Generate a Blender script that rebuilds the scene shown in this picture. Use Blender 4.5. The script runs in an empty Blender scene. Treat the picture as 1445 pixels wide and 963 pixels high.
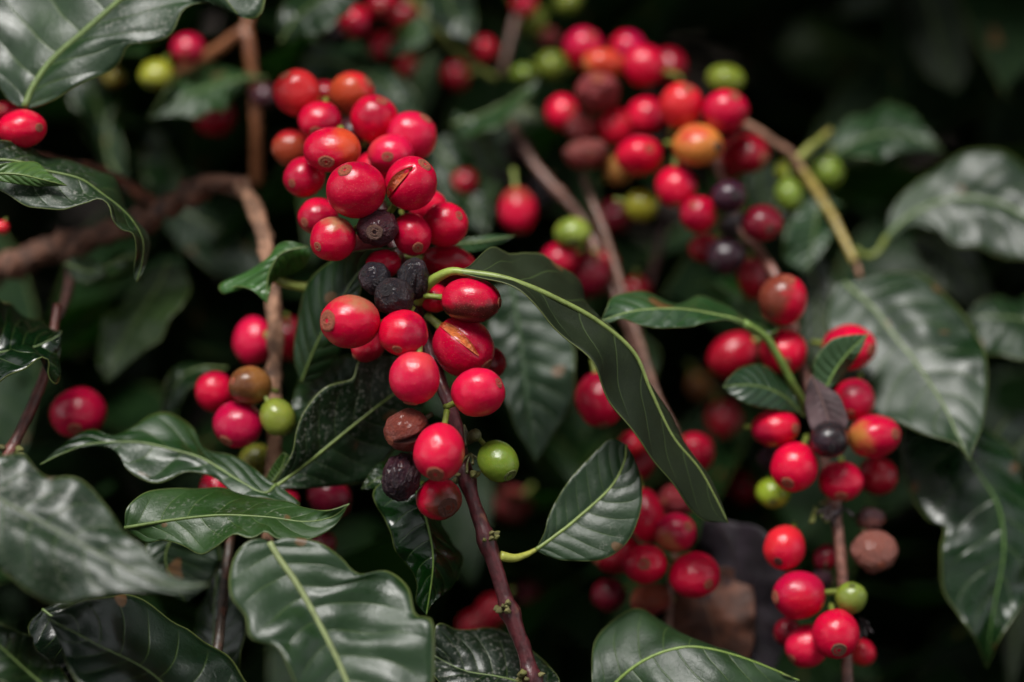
import bpy, math, random
import numpy as np
from mathutils import Vector, Matrix, noise as mnoise

random.seed(7); rng = np.random.default_rng(7)
scene = bpy.context.scene
col = scene.collection

# ------------------------------------------------------------------ camera
F0 = 0.62                       # metres from the lens to the plane the depths below count from
LENS = 85.0
W, H = 1445.0, 963.0
KPX = W * LENS / 36.0
PITCH = math.radians(-16)
CAM = np.array([0.0, 0.0, 1.35])
FWD = np.array([0, math.cos(PITCH), math.sin(PITCH)])
UPV = np.array([0, -math.sin(PITCH), math.cos(PITCH)])
RGT = np.array([1.0, 0, 0])
cam_data = bpy.data.cameras.new('camera')
cam = bpy.data.objects.new('camera', cam_data); col.objects.link(cam)
cam.location = CAM
cam.rotation_euler = (math.pi / 2 + PITCH, 0, 0)
cam_data.lens = LENS; cam_data.sensor_width = 36.0
cam_data.clip_start = 0.02; cam_data.clip_end = 400
cam_data.dof.use_dof = True
cam_data.dof.focus_distance = 0.615
cam_data.dof.aperture_fstop = 3.0
scene.camera = cam

# ------------------------------------------------------------------ light
SUN_EL, SUN_AZ = math.radians(66), math.radians(205)   # azimuth clockwise from +Y
world = bpy.data.worlds.new('World'); scene.world = world; world.use_nodes = True
wn = world.node_tree; wn.nodes.clear()
wo = wn.nodes.new('ShaderNodeOutputWorld'); wb = wn.nodes.new('ShaderNodeBackground')
sk = wn.nodes.new('ShaderNodeTexSky'); sk.sky_type = 'NISHITA'; sk.sun_disc = False
sk.sun_elevation = SUN_EL; sk.sun_rotation = SUN_AZ
hs = wn.nodes.new('ShaderNodeHueSaturation'); hs.inputs['Saturation'].default_value = 0.08
wn.links.new(sk.outputs[0], hs.inputs['Color']); wn.links.new(hs.outputs[0], wb.inputs[0])
wb.inputs[1].default_value = 0.07
wn.links.new(wb.outputs[0], wo.inputs[0])
sd = bpy.data.lights.new('sun', 'SUN'); sd.energy = 1.5; sd.angle = math.radians(24); sd.color = (1.0, 0.97, 0.93)
sun = bpy.data.objects.new('sun', sd); col.objects.link(sun)
sdir = Vector((math.sin(SUN_AZ) * math.cos(SUN_EL), math.cos(SUN_AZ) * math.cos(SUN_EL), math.sin(SUN_EL)))
sun.rotation_euler = sdir.to_track_quat('Z', 'Y').to_euler()
scene.view_settings.view_transform = 'Standard'; scene.view_settings.look = 'None'
scene.view_settings.exposure = 1.72; scene.view_settings.gamma = 1.0
scene.cycles.max_bounces = 6
scene.cycles.use_denoising = True

# ------------------------------------------------------------------ helpers
def P(x, y, d):                 # photo pixel + depth in cm behind the plane F0 -> world point
    D = F0 + d / 100.0
    return CAM + FWD * D + RGT * ((x - W / 2) / KPX * D) + UPV * (-(y - H / 2) / KPX * D)
def camvec(v):                  # (right, up, towards the camera) -> world
    w = RGT * v[0] + UPV * v[1] - FWD * v[2]
    return w / np.linalg.norm(w)
def crom(pts, n):               # Catmull-Rom resampled to n points evenly by length
    p = np.asarray(pts, float)
    if len(p) == 2:
        t = np.linspace(0, 1, n)[:, None]; return p[0] * (1 - t) + p[1] * t
    q = np.vstack([2 * p[0] - p[1], p, 2 * p[-1] - p[-2]])
    out = []
    for i in range(1, len(q) - 2):
        a, b, c, e = q[i - 1], q[i], q[i + 1], q[i + 2]
        for t in np.linspace(0, 1, 24, endpoint=False):
            out.append(0.5 * (2 * b + (c - a) * t + (2 * a - 5 * b + 4 * c - e) * t * t + (3 * b - a - 3 * c + e) * t ** 3))
    out.append(p[-1]); out = np.array(out)
    s = np.r_[0, np.cumsum(np.linalg.norm(np.diff(out[:, :3], axis=0), axis=1))]
    tt = np.linspace(0, s[-1], n)
    return np.stack([np.interp(tt, s, out[:, k]) for k in range(out.shape[1])], 1)
def mesh_from(name, V, Fc, mats, mat_idx=None, uv=None, smooth=True):
    me = bpy.data.meshes.new(name)
    me.from_pydata([tuple(map(float, v)) for v in V], [], Fc)
    for m in mats: me.materials.append(m)
    if mat_idx is not None: me.polygons.foreach_set('material_index', np.asarray(mat_idx, np.int32))
    if smooth: me.polygons.foreach_set('use_smooth', np.ones(len(me.polygons), bool))
    if uv is not None:
        ul = me.uv_layers.new(name='UVMap')
        li = np.zeros(len(me.loops), np.int32); me.loops.foreach_get('vertex_index', li)
        ul.data.foreach_set('uv', np.asarray(uv, np.float32)[li].ravel())
    me.update()
    return me
def link(name, me, parent=None, loc=None, color=None):
    o = bpy.data.objects.new(name, me); col.objects.link(o)
    if parent is not None: o.parent = parent
    if loc is not None: o.location = loc
    if color is not None: o.color = (*color, 1.0)
    return o
def tag(o, label=None, cat=None, group=None, kind=None):
    if label: o['label'] = label
    if cat: o['category'] = cat
    if group: o['group'] = group
    if kind: o['kind'] = kind
    return o
def tube(path, radii, seg=12, bump=0.0, seed=0.0, cap=True):
    n = len(path); T = np.gradient(path, axis=0); T /= np.linalg.norm(T, axis=1)[:, None]
    ref = np.array([0.13, -0.9, 0.2]); V = []; Fc = []
    for i in range(n):
        a = np.cross(T[i], ref); a /= np.linalg.norm(a); b = np.cross(T[i], a)
        for k in range(seg):
            ph = 2 * math.pi * k / seg
            r = radii[i]
            if bump:
                q = path[i] * 260 + np.array([math.cos(ph), math.sin(ph), seed]) * 1.3
                r *= 1 + bump * mnoise.noise(Vector(q)) + 0.5 * bump * mnoise.noise(Vector(q * 3.1))
            V.append(path[i] + r * (math.cos(ph) * a + math.sin(ph) * b))
    for i in range(n - 1):
        for k in range(seg):
            k2 = (k + 1) % seg
            Fc.append((i * seg + k, i * seg + k2, (i + 1) * seg + k2, (i + 1) * seg + k))
    if cap:
        V.append(path[0]); V.append(path[-1]); c0, c1 = n * seg, n * seg + 1
        for k in range(seg):
            k2 = (k + 1) % seg
            Fc.append((k2, k, c0)); Fc.append(((n - 1) * seg + k, (n - 1) * seg + k2, c1))
    return np.array(V), Fc

# ------------------------------------------------------------------ materials
class NT:
    def __init__(s, name):
        s.m = bpy.data.materials.new(name); s.m.use_nodes = True; s.t = s.m.node_tree; s.t.nodes.clear()
        s.out = s.n('ShaderNodeOutputMaterial'); s.p = s.n('ShaderNodeBsdfPrincipled')
        s.l(s.p.outputs[0], s.out.inputs[0])
    def n(s, ty, **k):
        x = s.t.nodes.new(ty)
        for a, v in k.items(): setattr(x, a, v)
        return x
    def l(s, a, b): s.t.links.new(a, b)
    def put(s, inp, v):
        if hasattr(v, 'is_output'): s.l(v, inp)
        else: inp.default_value = v
    def math(s, op, a, b=0.0, c=0.0, clamp=False):
        x = s.n('ShaderNodeMath', operation=op, use_clamp=clamp)
        for i, v in enumerate((a, b, c)): s.put(x.inputs[i], v)
        return x.outputs[0]
    def ramp(s, v, a, b, lo=0.0, hi=1.0):       # smooth step
        x = s.n('ShaderNodeMapRange', interpolation_type='SMOOTHSTEP')
        for k, q in (('Value', v), ('From Min', a), ('From Max', b), ('To Min', lo), ('To Max', hi)): s.put(x.inputs[k], q)
        return x.outputs[0]
    def mix(s, f, a, b, mode='MIX'):
        x = s.n('ShaderNodeMix', data_type='RGBA', blend_type=mode)
        s.put(x.inputs[0], f); s.put(x.inputs[6], a); s.put(x.inputs[7], b)
        return x.outputs[2]
    def noise(s, vec, scale, detail=3.0, rough=0.5):
        x = s.n('ShaderNodeTexNoise'); s.l(vec, x.inputs['Vector'])
        x.inputs['Scale'].default_value = scale; x.inputs['Detail'].default_value = detail; x.inputs['Roughness'].default_value = rough
        return x.outputs[0]
    def attr(s, name):
        return s.n('ShaderNodeAttribute', attribute_type='OBJECT', attribute_name=name)
    def bump(s, h, strength, dist):
        x = s.n('ShaderNodeBump'); s.l(h, x.inputs['Height'])
        x.inputs['Strength'].default_value = strength; x.inputs['Distance'].default_value = dist
        s.l(x.outputs[0], s.p.inputs['Normal'])

def jitter(t, coord):           # every object its own part of the noise
    oi = t.n('ShaderNodeObjectInfo'); cm = t.n('ShaderNodeCombineXYZ')
    for i, k in enumerate((37.0, 91.0, 53.0)): t.l(t.math('MULTIPLY', oi.outputs['Random'], k), cm.inputs[i])
    a = t.n('ShaderNodeVectorMath', operation='ADD'); t.l(coord, a.inputs[0]); t.l(cm.outputs[0], a.inputs[1])
    return a.outputs[0], oi

def cherry_skin(name, rough, coat, bumpy):
    t = NT(name); tc = t.n('ShaderNodeTexCoord'); co, oi = jitter(t, tc.outputs['Object'])
    dt = t.n('ShaderNodeVectorMath', operation='DOT_PRODUCT')
    t.l(tc.outputs['Object'], dt.inputs[0]); t.l(t.attr('bdir').outputs['Vector'], dt.inputs[1])
    nz = t.noise(co, 1.6, 5.0, 0.6)
    s_ = t.math('ADD', dt.outputs['Value'], t.math('MULTIPLY_ADD', nz, 1.1, -0.55))
    thr = t.attr('bthr').outputs['Fac']
    f = t.ramp(s_, t.math('SUBTRACT', thr, 0.28), t.math('ADD', thr, 0.28))
    c = t.mix(f, oi.outputs['Color'], t.attr('tint').outputs['Color'])
    # mottling, pale lenticels and small scars of the skin itself
    m = t.noise(co, 5.0, 6.0, 0.65)
    c = t.mix(t.ramp(m, 0.42, 0.75, 0.0, 0.3), c, t.mix(0.6, c, (0.8, 0.5, 0.6, 1), 'MULTIPLY'))
    sp = t.noise(co, 26.0, 1.0)
    c = t.mix(t.ramp(sp, 0.665, 0.72, 0.0, 0.4), c, (0.55, 0.22, 0.12, 1))
    sc = t.noise(co, 2.3, 7.0, 0.75)
    c = t.mix(t.math('MULTIPLY', t.ramp(sc, 0.655, 0.70, 0.0, 0.75), t.attr('scar').outputs['Fac']), c, (0.36, 0.17, 0.075, 1))
    t.l(c, t.p.inputs['Base Color'])
    t.l(t.math('MULTIPLY_ADD', m, 0.12, rough - 0.06), t.p.inputs['Roughness'])
    t.p.inputs['Coat Weight'].default_value = coat; t.p.inputs['Coat Roughness'].default_value = 0.12; t.p.inputs['Specular IOR Level'].default_value = 0.28 if bumpy else 0.36
    t.p.inputs['Subsurface Weight'].default_value = 0.12
    t.p.inputs['Subsurface Radius'].default_value = (1.0, 0.25, 0.12); t.p.inputs['Subsurface Scale'].default_value = 0.0015
    t.bump(t.math('ADD', t.noise(co, 9.0 if bumpy else 3.5, 6.0, 0.6), t.math('MULTIPLY', sp, 0.06)), 0.5 if bumpy else 0.10, 0.08 if bumpy else 0.05)
    return t.m
M_SKIN = cherry_skin('cherry_skin', 0.23, 0.15, False)
M_DRY = cherry_skin('dried_cherry_skin', 0.36, 0.15, True)

def simple(name, rough=0.5, nscale=300.0, var=0.35, bump=0.25, dist=0.0004, stretch=None, specks=None):
    t = NT(name); tc = t.n('ShaderNodeTexCoord'); co, oi = jitter(t, tc.outputs['Object'])
    n1 = t.noise(co, nscale, 5.0, 0.6)
    dark = t.mix(1.0, oi.outputs['Color'], (1 - var, 1 - var, 1 - var, 1), 'MULTIPLY')
    c = t.mix(t.ramp(n1, 0.35, 0.65), dark, oi.outputs['Color'])
    if specks:
        n2 = t.noise(co, nscale * 0.35, 4.0, 0.7)
        c = t.mix(t.ramp(n2, 0.56, 0.68, 0.0, 0.8), c, specks)
    t.l(c, t.p.inputs['Base Color']); t.p.inputs['Roughness'].default_value = rough
    t.bump(n1, bump, dist)
    return t.m
M_STALK = simple('stalk_green', 0.42, 6.0, 0.3, 0.15, 0.05)
M_RIB = simple('leaf_midrib', 0.42, 500.0, 0.25, 0.1)
M_RING = simple('navel_ring', 0.55, 22.0, 0.45, 0.5, 0.05)
M_PIT = simple('navel_pit', 0.7, 22.0, 0.5, 0.5, 0.05)
M_PULP = simple('cherry_pulp', 0.32, 7.0, 0.22, 0.5, 0.08)
M_BARK = simple('branch_bark', 0.36, 420.0, 0.55, 0.5, 0.0007, specks=(0.16, 0.062, 0.036, 1))
M_WOOD = simple('old_bark', 0.75, 260.0, 0.65, 0.8, 0.0016, specks=(0.035, 0.02, 0.018, 1))
M_BUD = simple('bud_scales', 0.5, 900.0, 0.5, 0.5, 0.0004)
M_DEAD = simple('dead_leaf_brown', 0.7, 160.0, 0.6, 0.5, 0.001, specks=(0.02, 0.012, 0.016, 1))

def leaf_material(name, under, spec=0.62):
    t = NT(name); tc = t.n('ShaderNodeTexCoord'); co, oi = jitter(t, tc.outputs['Object'])
    uv = t.n('ShaderNodeUVMap', uv_map='UVMap'); sx = t.n('ShaderNodeSeparateXYZ'); t.l(uv.outputs[0], sx.inputs[0])
    u = sx.outputs[0]; v = t.math('SUBTRACT', sx.outputs[1], 0.5)
    av = t.math('MULTIPLY', t.math('ABSOLUTE', v), 2.0)
    side = t.math('MULTIPLY', t.math('GREATER_THAN', v, 0.0), 0.5)
    wob = t.math('MULTIPLY_ADD', t.noise(co, 40.0, 2.0), 0.05, -0.025)
    s_ = t.math('SUBTRACT', t.math('ADD', u, wob), t.math('MULTIPLY', t.math('POWER', av, 1.25), 0.17))
    ph = t.math('FRACT', t.math('ADD', t.math('MULTIPLY', s_, 9.0), side))
    dv = t.math('ABSOLUTE', t.math('SUBTRACT', ph, 0.5))              # 0 on a lateral vein
    vein = t.math('MULTIPLY', t.ramp(dv, 0.008, 0.050, 1.0, 0.0), t.ramp(av, 0.55, 0.95, 1.0, 0.0))
    quilt = t.math('SINE', t.math('MULTIPLY', dv, math.pi))
    big = t.noise(co, 28.0, 4.0, 0.55); mid = t.noise(co, 120.0, 4.0, 0.6); fine = t.noise(co, 900.0, 3.0, 0.65)
    vor = t.n('ShaderNodeTexVoronoi', feature='DISTANCE_TO_EDGE'); t.l(co, vor.inputs['Vector']); vor.inputs['Scale'].default_value = 520.0
    net = t.ramp(vor.outputs[0], 0.0, 0.12, 1.0, 0.0)
    base = t.mix(1.0, oi.outputs['Color'], (.36, .56, .30, 1), 'MULTIPLY')
    lite = t.mix(1.0, base, (1.5, 1.4, 1.2, 1), 'MULTIPLY'); dark = t.mix(1.0, base, (0.55, 0.62, 0.6, 1), 'MULTIPLY')
    c = t.mix(t.ramp(big, 0.32, 0.68), dark, base)
    c = t.mix(t.ramp(mid, 0.45, 0.75, 0.0, 0.45), c, lite)
    c = t.mix(t.math('MULTIPLY', net, 0.18), c, lite)
    c = t.mix(t.math('MULTIPLY', vein, 0.22 if under else 0.30), c, (0.10, 0.16, 0.04, 1))
    # the thin yellow-green rim of the blade
    c = t.mix(t.math('MULTIPLY', t.ramp(av, 0.965, 0.995), 0.6), c, (0.17, 0.21, 0.06, 1))
    c = t.mix(t.math('MULTIPLY', t.ramp(av, 0.86, 0.99), t.ramp(t.noise(co, 45.0, 4.0, 0.7), 0.63, 0.72, 0.0, 0.85)), c, (0.085, 0.045, 0.018, 1))   # scorched rim here and there
    yl = t.noise(co, 18.0, 3.0)
    c = t.mix(t.ramp(yl, 0.55, 0.75, 0.0, 0.4), c, t.mix(1.0, c, (2.0, 1.7, 0.9, 1), 'MULTIPLY'))
    # dust and dried spray on the blade, insect specks
    dz = t.attr('dust').outputs['Fac']
    dmask = t.math('MULTIPLY', t.ramp(fine, 0.50, 0.72), t.ramp(t.noise(co, 34.0, 5.0, 0.7), t.math('SUBTRACT', 0.72, t.math('MULTIPLY', dz, 0.28)), 0.74))
    dmask = t.math('MULTIPLY', dmask, t.math('MINIMUM', dz, 1.0))
    c = t.mix(t.math('MULTIPLY', dmask, 0.8), c, (0.34, 0.33, 0.30, 1))
    spot = t.noise(co, 95.0, 1.0)
    c = t.mix(t.ramp(spot, 0.715, 0.74, 0.0, 0.8), c, (0.13, 0.06, 0.02, 1))
    t.l(c, t.p.inputs['Base Color'])
    r = t.math('ADD', t.attr('rough').outputs['Fac'], t.math('MULTIPLY_ADD', mid, 0.26, -0.08))
    r = t.math('ADD', r, t.math('MULTIPLY_ADD', big, 0.7, -0.37))
    r = t.math('ADD', r, t.math('MULTIPLY', dmask, 0.3), clamp=True)
    if under: r = t.math('ADD', r, 0.18)
    t.l(r, t.p.inputs['Roughness'])
    t.p.inputs['Specular IOR Level'].default_value = 0.35 if under else spec
    h = t.math('ADD', t.math('MULTIPLY', quilt, 0.22), t.math('MULTIPLY', mid, 0.34))
    h = t.math('ADD', h, t.math('MULTIPLY', fine, 0.10)); h = t.math('SUBTRACT', h, t.math('MULTIPLY', vein, 0.10))
    h = t.math('SUBTRACT', h, t.math('MULTIPLY', net, 0.02))
    t.bump(h, 0.6, 0.0012)
    # a little light passes through the blade
    tr = t.n('ShaderNodeBsdfTranslucent'); t.l(t.mix(1.0, c, (1.7, 2.1, 0.8, 1), 'MULTIPLY'), tr.inputs[0])
    ms = t.n('ShaderNodeMixShader'); ms.inputs[0].default_value = 0.16
    t.l(t.p.outputs[0], ms.inputs[1]); t.l(tr.outputs[0], ms.inputs[2]); t.l(ms.outputs[0], t.out.inputs[0])
    return t.m
M_LEAF = leaf_material('leaf_upper_side', False)
M_LEAFU = leaf_material('leaf_under_side', True)
M_LEAFB = leaf_material('shaded_leaf', False, 0.25)  # background leaf copy: cut sheen and darker object colours stand in for shade
# ------------------------------------------------------------------ branches
STEM_PTS = []                                        # (point, tag) sampled along every stem, cherries look up the nearest one
def stem_mesh(name, px, w, mat, origin, bump=0.16, seed=0.0, nodes=()):
    """px: (x, y, depth cm) points, w: widths in photo pixels at both ends"""
    path = crom(np.array([P(*p) for p in px]), max(14, len(px) * 9))
    n = len(path); D = (path - CAM) @ FWD
    r = np.linspace(w[0], w[1], n) / 2 / KPX * D
    t = np.linspace(0, 1, n)
    for c in nodes: r = r * (1 + 0.38 * np.exp(-((t - c) / 0.018) ** 2))
    for q in path: STEM_PTS.append(q)
    V, Fc = tube(path - origin, r, 14, bump, seed)
    return mesh_from(name, V, Fc, [mat]), path, r
def branch(label, px, w, color, mat=None, nodes=(), shoots=(), buds=0, seed=1.0, bump=0.16):
    mat = mat or M_BARK; o0 = P(*px[0])
    me, path, r = stem_mesh('coffee_branch', px, w, mat, o0, bump, seed, nodes)
    o = link('coffee_branch', me, loc=o0, color=color)
    tag(o, label, 'branch', 'coffee branches')
    for s in shoots:
        me2, _, _ = stem_mesh(s.get('name', 'side_shoot'), s['px'], s['w'], s.get('mat', mat), o0, s.get('bump', bump), seed + 3)
        c = link(s.get('name', 'side_shoot'), me2, o, color=s.get('color', color))
        if s.get('label'): c['label'] = s['label']
    for c in nodes:                                  # a ring of bud scales at each node
        i = int(c * (len(path) - 1)); 
        for k in range(buds):
            a = camvec((random.uniform(-1, 1), random.uniform(-0.7, 0.7), random.uniform(0.1, 1)))
            T = path[min(i + 1, len(path) - 1)] - path[i - 1]; T /= np.linalg.norm(T)
            a = a - T * (a @ T); a /= np.linalg.norm(a)
            me3 = BUD[k % len(BUD)]
            b = link('bud', me3, o, loc=path[i] + a * r[i] * 1.0 + T * random.uniform(-.001, .001) - o0, color=random.choice([(.20, .20, .05), (.13, .12, .035), (.24, .22, .08)]))
            b.rotation_euler = Vector(a).to_track_quat('Z', 'Y').to_euler(); b.scale = (random.uniform(.0006, .0011),) * 2 + (random.uniform(.0010, .0019),)
    return o
def bud_mesh(k):
    V, Fc = [], []; n, s = 7, 9
    for i in range(n):
        t = i / (n - 1); rr = math.sin(math.pi * (0.18 + 0.78 * t)) * (1 - 0.35 * t)
        for j in range(s):
            a = 2 * math.pi * j / s
            rr2 = rr * (1 + 0.22 * math.sin(3 * a + k + 3 * t))
            V.append((rr2 * math.cos(a), rr2 * math.sin(a), t * 1.6 - 0.3))
    for i in range(n - 1):
        for j in range(s): Fc.append((i * s + j, i * s + (j + 1) % s, (i + 1) * s + (j + 1) % s, (i + 1) * s + j))
    Fc.append(tuple((n - 1) * s + j for j in range(s)))
    return mesh_from('bud', V, Fc, [M_BUD])
BUD = [bud_mesh(k) for k in range(3)]

# ------------------------------------------------------------------ leaves
LEAFN = [0]; DEBUG = False
def leaf(parent, mid, L, R, d=(0, 0), dl=0.0, dr=0.0, wav=1.6, k=2.3, under=False, col=(.020, .062, .017), dust=0.3, rough=0.36,
         label=None, rib=(.8, .2), ribcol=(.12, .18, .045), bulge=0.10, quilt=0.22, name='leaf', mats=None, puck=1.0, face=None, hole=None):
    LEAFN[0] += 1; sd_ = LEAFN[0] * 1.37
    n, m = 60, 9
    def lift(pts, off):
        out = []; q = len(pts)
        a = np.array([p[:2] for p in pts], float); s = np.r_[0, np.cumsum(np.linalg.norm(np.diff(a, axis=0), axis=1))]; s = s / s[-1]
        for i, p in enumerate(pts):
            base = d[0] + (d[1] - d[0]) * s[i]
            out.append(P(p[0], p[1], p[2] if len(p) > 2 else base + off * abs(math.sin(math.pi * min(max(s[i], 0), 1))) ** 0.75))
        return out
    if face:                                         # the two half blades lean as given: (right, up, towards the camera)
        nl, nr = np.array(face[0]), np.array(face[1]); na = nl / nl[2] + nr / nr[2]; na = na / na[2]; nl = nl / nl[2]; nr = nr / nr[2]
        cm = (F0 + d[0] / 100) / KPX * 100
        mid = [(p[0], p[1], d[0] + na[0] * (p[0] - mid[0][0]) * cm - na[1] * (p[1] - mid[0][1]) * cm) for p in mid]
        fine = crom(np.array(mid), 50)
        def lean(pts, nn):
            out = []
            for p in pts:
                k_ = np.argmin((fine[:, 0] - p[0]) ** 2 + (fine[:, 1] - p[1]) ** 2); b_ = fine[k_]
                out.append((p[0], p[1], b_[2] + nn[0] * (p[0] - b_[0]) * cm - nn[1] * (p[1] - b_[1]) * cm))
            return out
        L, R = lean(L, nl), lean(R, nr)
    M = lift(mid, 0.0)
    def edge(pts, off):
        e = lift(pts, off); return [M[0]] + e + [M[-1]]
    Mc = crom(M, n); Lc = crom(edge(L, dl), n); Rc = crom(edge(R, dr), n)
    # hold the outline at the two ends
    rows = []
    wid = np.linalg.norm(Lc - Mc, axis=1) + np.linalg.norm(Rc - Mc, axis=1)
    for j in range(-m, m + 1):
        a = abs(j) / m; E = Lc if j < 0 else Rc
        rows.append(Mc * (1 - a) + E * a)
    G = np.stack(rows, 1)                            # n x (2m+1) x 3
    du = np.gradient(G, axis=0); dv = np.gradient(G, axis=1)
    N = np.cross(du, dv); N /= np.maximum(np.linalg.norm(N, axis=2), 1e-9)[..., None]
    Nm = N[4:-4].reshape(-1, 3).mean(0); toc = CAM - G.reshape(-1, 3).mean(0)
    sgn = 1.0 if Nm @ toc > 0 else -1.0
    N = N * sgn
    if DEBUG and label: print('NRM', label[:34], [[round(float(x), 2) for x in ((lambda z: z / np.linalg.norm(z))(N[6:-6, s0].reshape(-1, 3).mean(0)) @ np.stack([RGT, UPV, -FWD], 1))] for s0 in (slice(0, m), slice(m + 1, None))])
    for _ in range(3):                               # even the normals out before anything is pushed along them
        Np = np.pad(N, ((1, 1), (1, 1), (0, 0)), 'edge'); N = (Np[:-2, 1:-1] + Np[2:, 1:-1] + Np[1:-1, :-2] + Np[1:-1, 2:] + 2 * N)
        N /= np.maximum(np.linalg.norm(N, axis=2), 1e-9)[..., None]
    uu = np.linspace(0, 1, n)[:, None]; vv = (np.arange(-m, m + 1) / m)[None, :]; av = np.abs(vv)
    env = np.abs(np.sin(np.pi * np.clip(uu, 0.0, 1))) ** 0.6
    sg = -1.0 if under else 1.0
    h = sg * bulge * wid[:, None] * 0.5 * (1.6 * av * (1 - av) * (1.25 - av)) * env      # each half blade is arched
    ph = np.where(vv < 0, sd_, sd_ * 1.7 + 2.0)
    w1 = np.sin(2 * np.pi * k * uu + ph) + 0.45 * np.sin(2 * np.pi * k * 2.3 * uu + 2.1 * ph)
    h = h + np.clip(wid / 0.03, .2, 1.0)[:, None] * wav / 1000.0 * w1 * av ** 1.8 * env
    s_ = uu - 0.17 * av ** 1.25
    q = np.abs(np.mod(s_ * 9.0 + np.where(vv > 0, 0.5, 0.0), 1.0) - 0.5)
    h = h + sg * quilt / 1000.0 * (np.sin(np.pi * q) - 0.6) * np.clip(av * 4, 0, 1) * (1 - av ** 3) * env
    nz = np.array([[mnoise.noise(Vector(G[i, j] * 85.0 + sd_)) for j in range(2 * m + 1)] for i in range(n)])
    nz2 = np.array([[mnoise.noise(Vector(G[i, j] * 38.0 - sd_)) for j in range(2 * m + 1)] for i in range(n)])
    wf = np.clip(wid / 0.032, 0.12, 1.0)[:, None]
    h = h + wf * (0.0019 * nz + 0.0030 * nz2) * puck * env * np.clip(av * 3, 0, 1)
    T = G + N * h[..., None]
    th = 0.00016
    A = (T + N * th).reshape(-1, 3); B = (T - N * th).reshape(-1, 3)
    o0 = Mc[0]; cols = 2 * m + 1; tot = n * cols
    V = np.vstack([A, B]) - o0
    Fc, mi = [], []
    top, bot = (1, 0) if under else (0, 1)
    flip = sgn < 0
    for i in range(n - 1):
        for j in range(cols - 1):
            if hole and hole[0] <= i < hole[1] and hole[2] <= j < hole[3]: continue
            a, b, c, e = i * cols + j, (i + 1) * cols + j, (i + 1) * cols + j + 1, i * cols + j + 1
            f = (a, b, c, e)
            if flip: f = f[::-1]
            Fc.append(f); mi.append(top)
            Fc.append(tuple(x + tot for x in f[::-1])); mi.append(bot)
    for j0 in (0, cols - 1):
        for i in range(n - 1):
            a, b = i * cols + j0, (i + 1) * cols + j0
            f = (a, a + tot, b + tot, b)
            if (j0 == 0) == flip: f = f[::-1]
            Fc.append(f); mi.append(0)
    U = np.stack(np.broadcast_arrays(uu, vv * 0.5 + 0.5), 2).reshape(-1, 2)
    po = np.array(parent.location)
    me = mesh_from(name, V, Fc, mats or [M_LEAF, M_LEAFU], mi, np.vstack([U, U]))
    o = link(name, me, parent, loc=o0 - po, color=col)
    o['dust'] = float(dust); o['rough'] = float(rough)
    if label: o['label'] = label
    # midrib: a tapering cord along the fold, standing proud of the blade on both sides
    rp = T[:, m] + N[:, m] * 0.00012
    rr = np.linspace(rib[0], rib[1], n) / 1000.0 * 0.5
    rv, rf = tube(rp - o0, rr, 8, cap=True)
    link('midrib', mesh_from('midrib', rv, rf, [M_RIB]), o, color=ribcol)
    return o
def petiole(leaf_o, pts, w, color=(.25, .30, .06)):
    """the leaf stalk, a sub-part of its leaf"""
    po = np.array(leaf_o.location) + np.array(leaf_o.parent.location)
    path = crom(np.array([P(*p) for p in pts]), 20); D = (path - CAM) @ FWD
    r = np.linspace(w[0], w[1], 20) / 2 / KPX * D
    V, Fc = tube(path - po, r, 10, 0.06)
    link('petiole', mesh_from('petiole', V, Fc, [M_RIB]), leaf_o, color=color)

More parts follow.
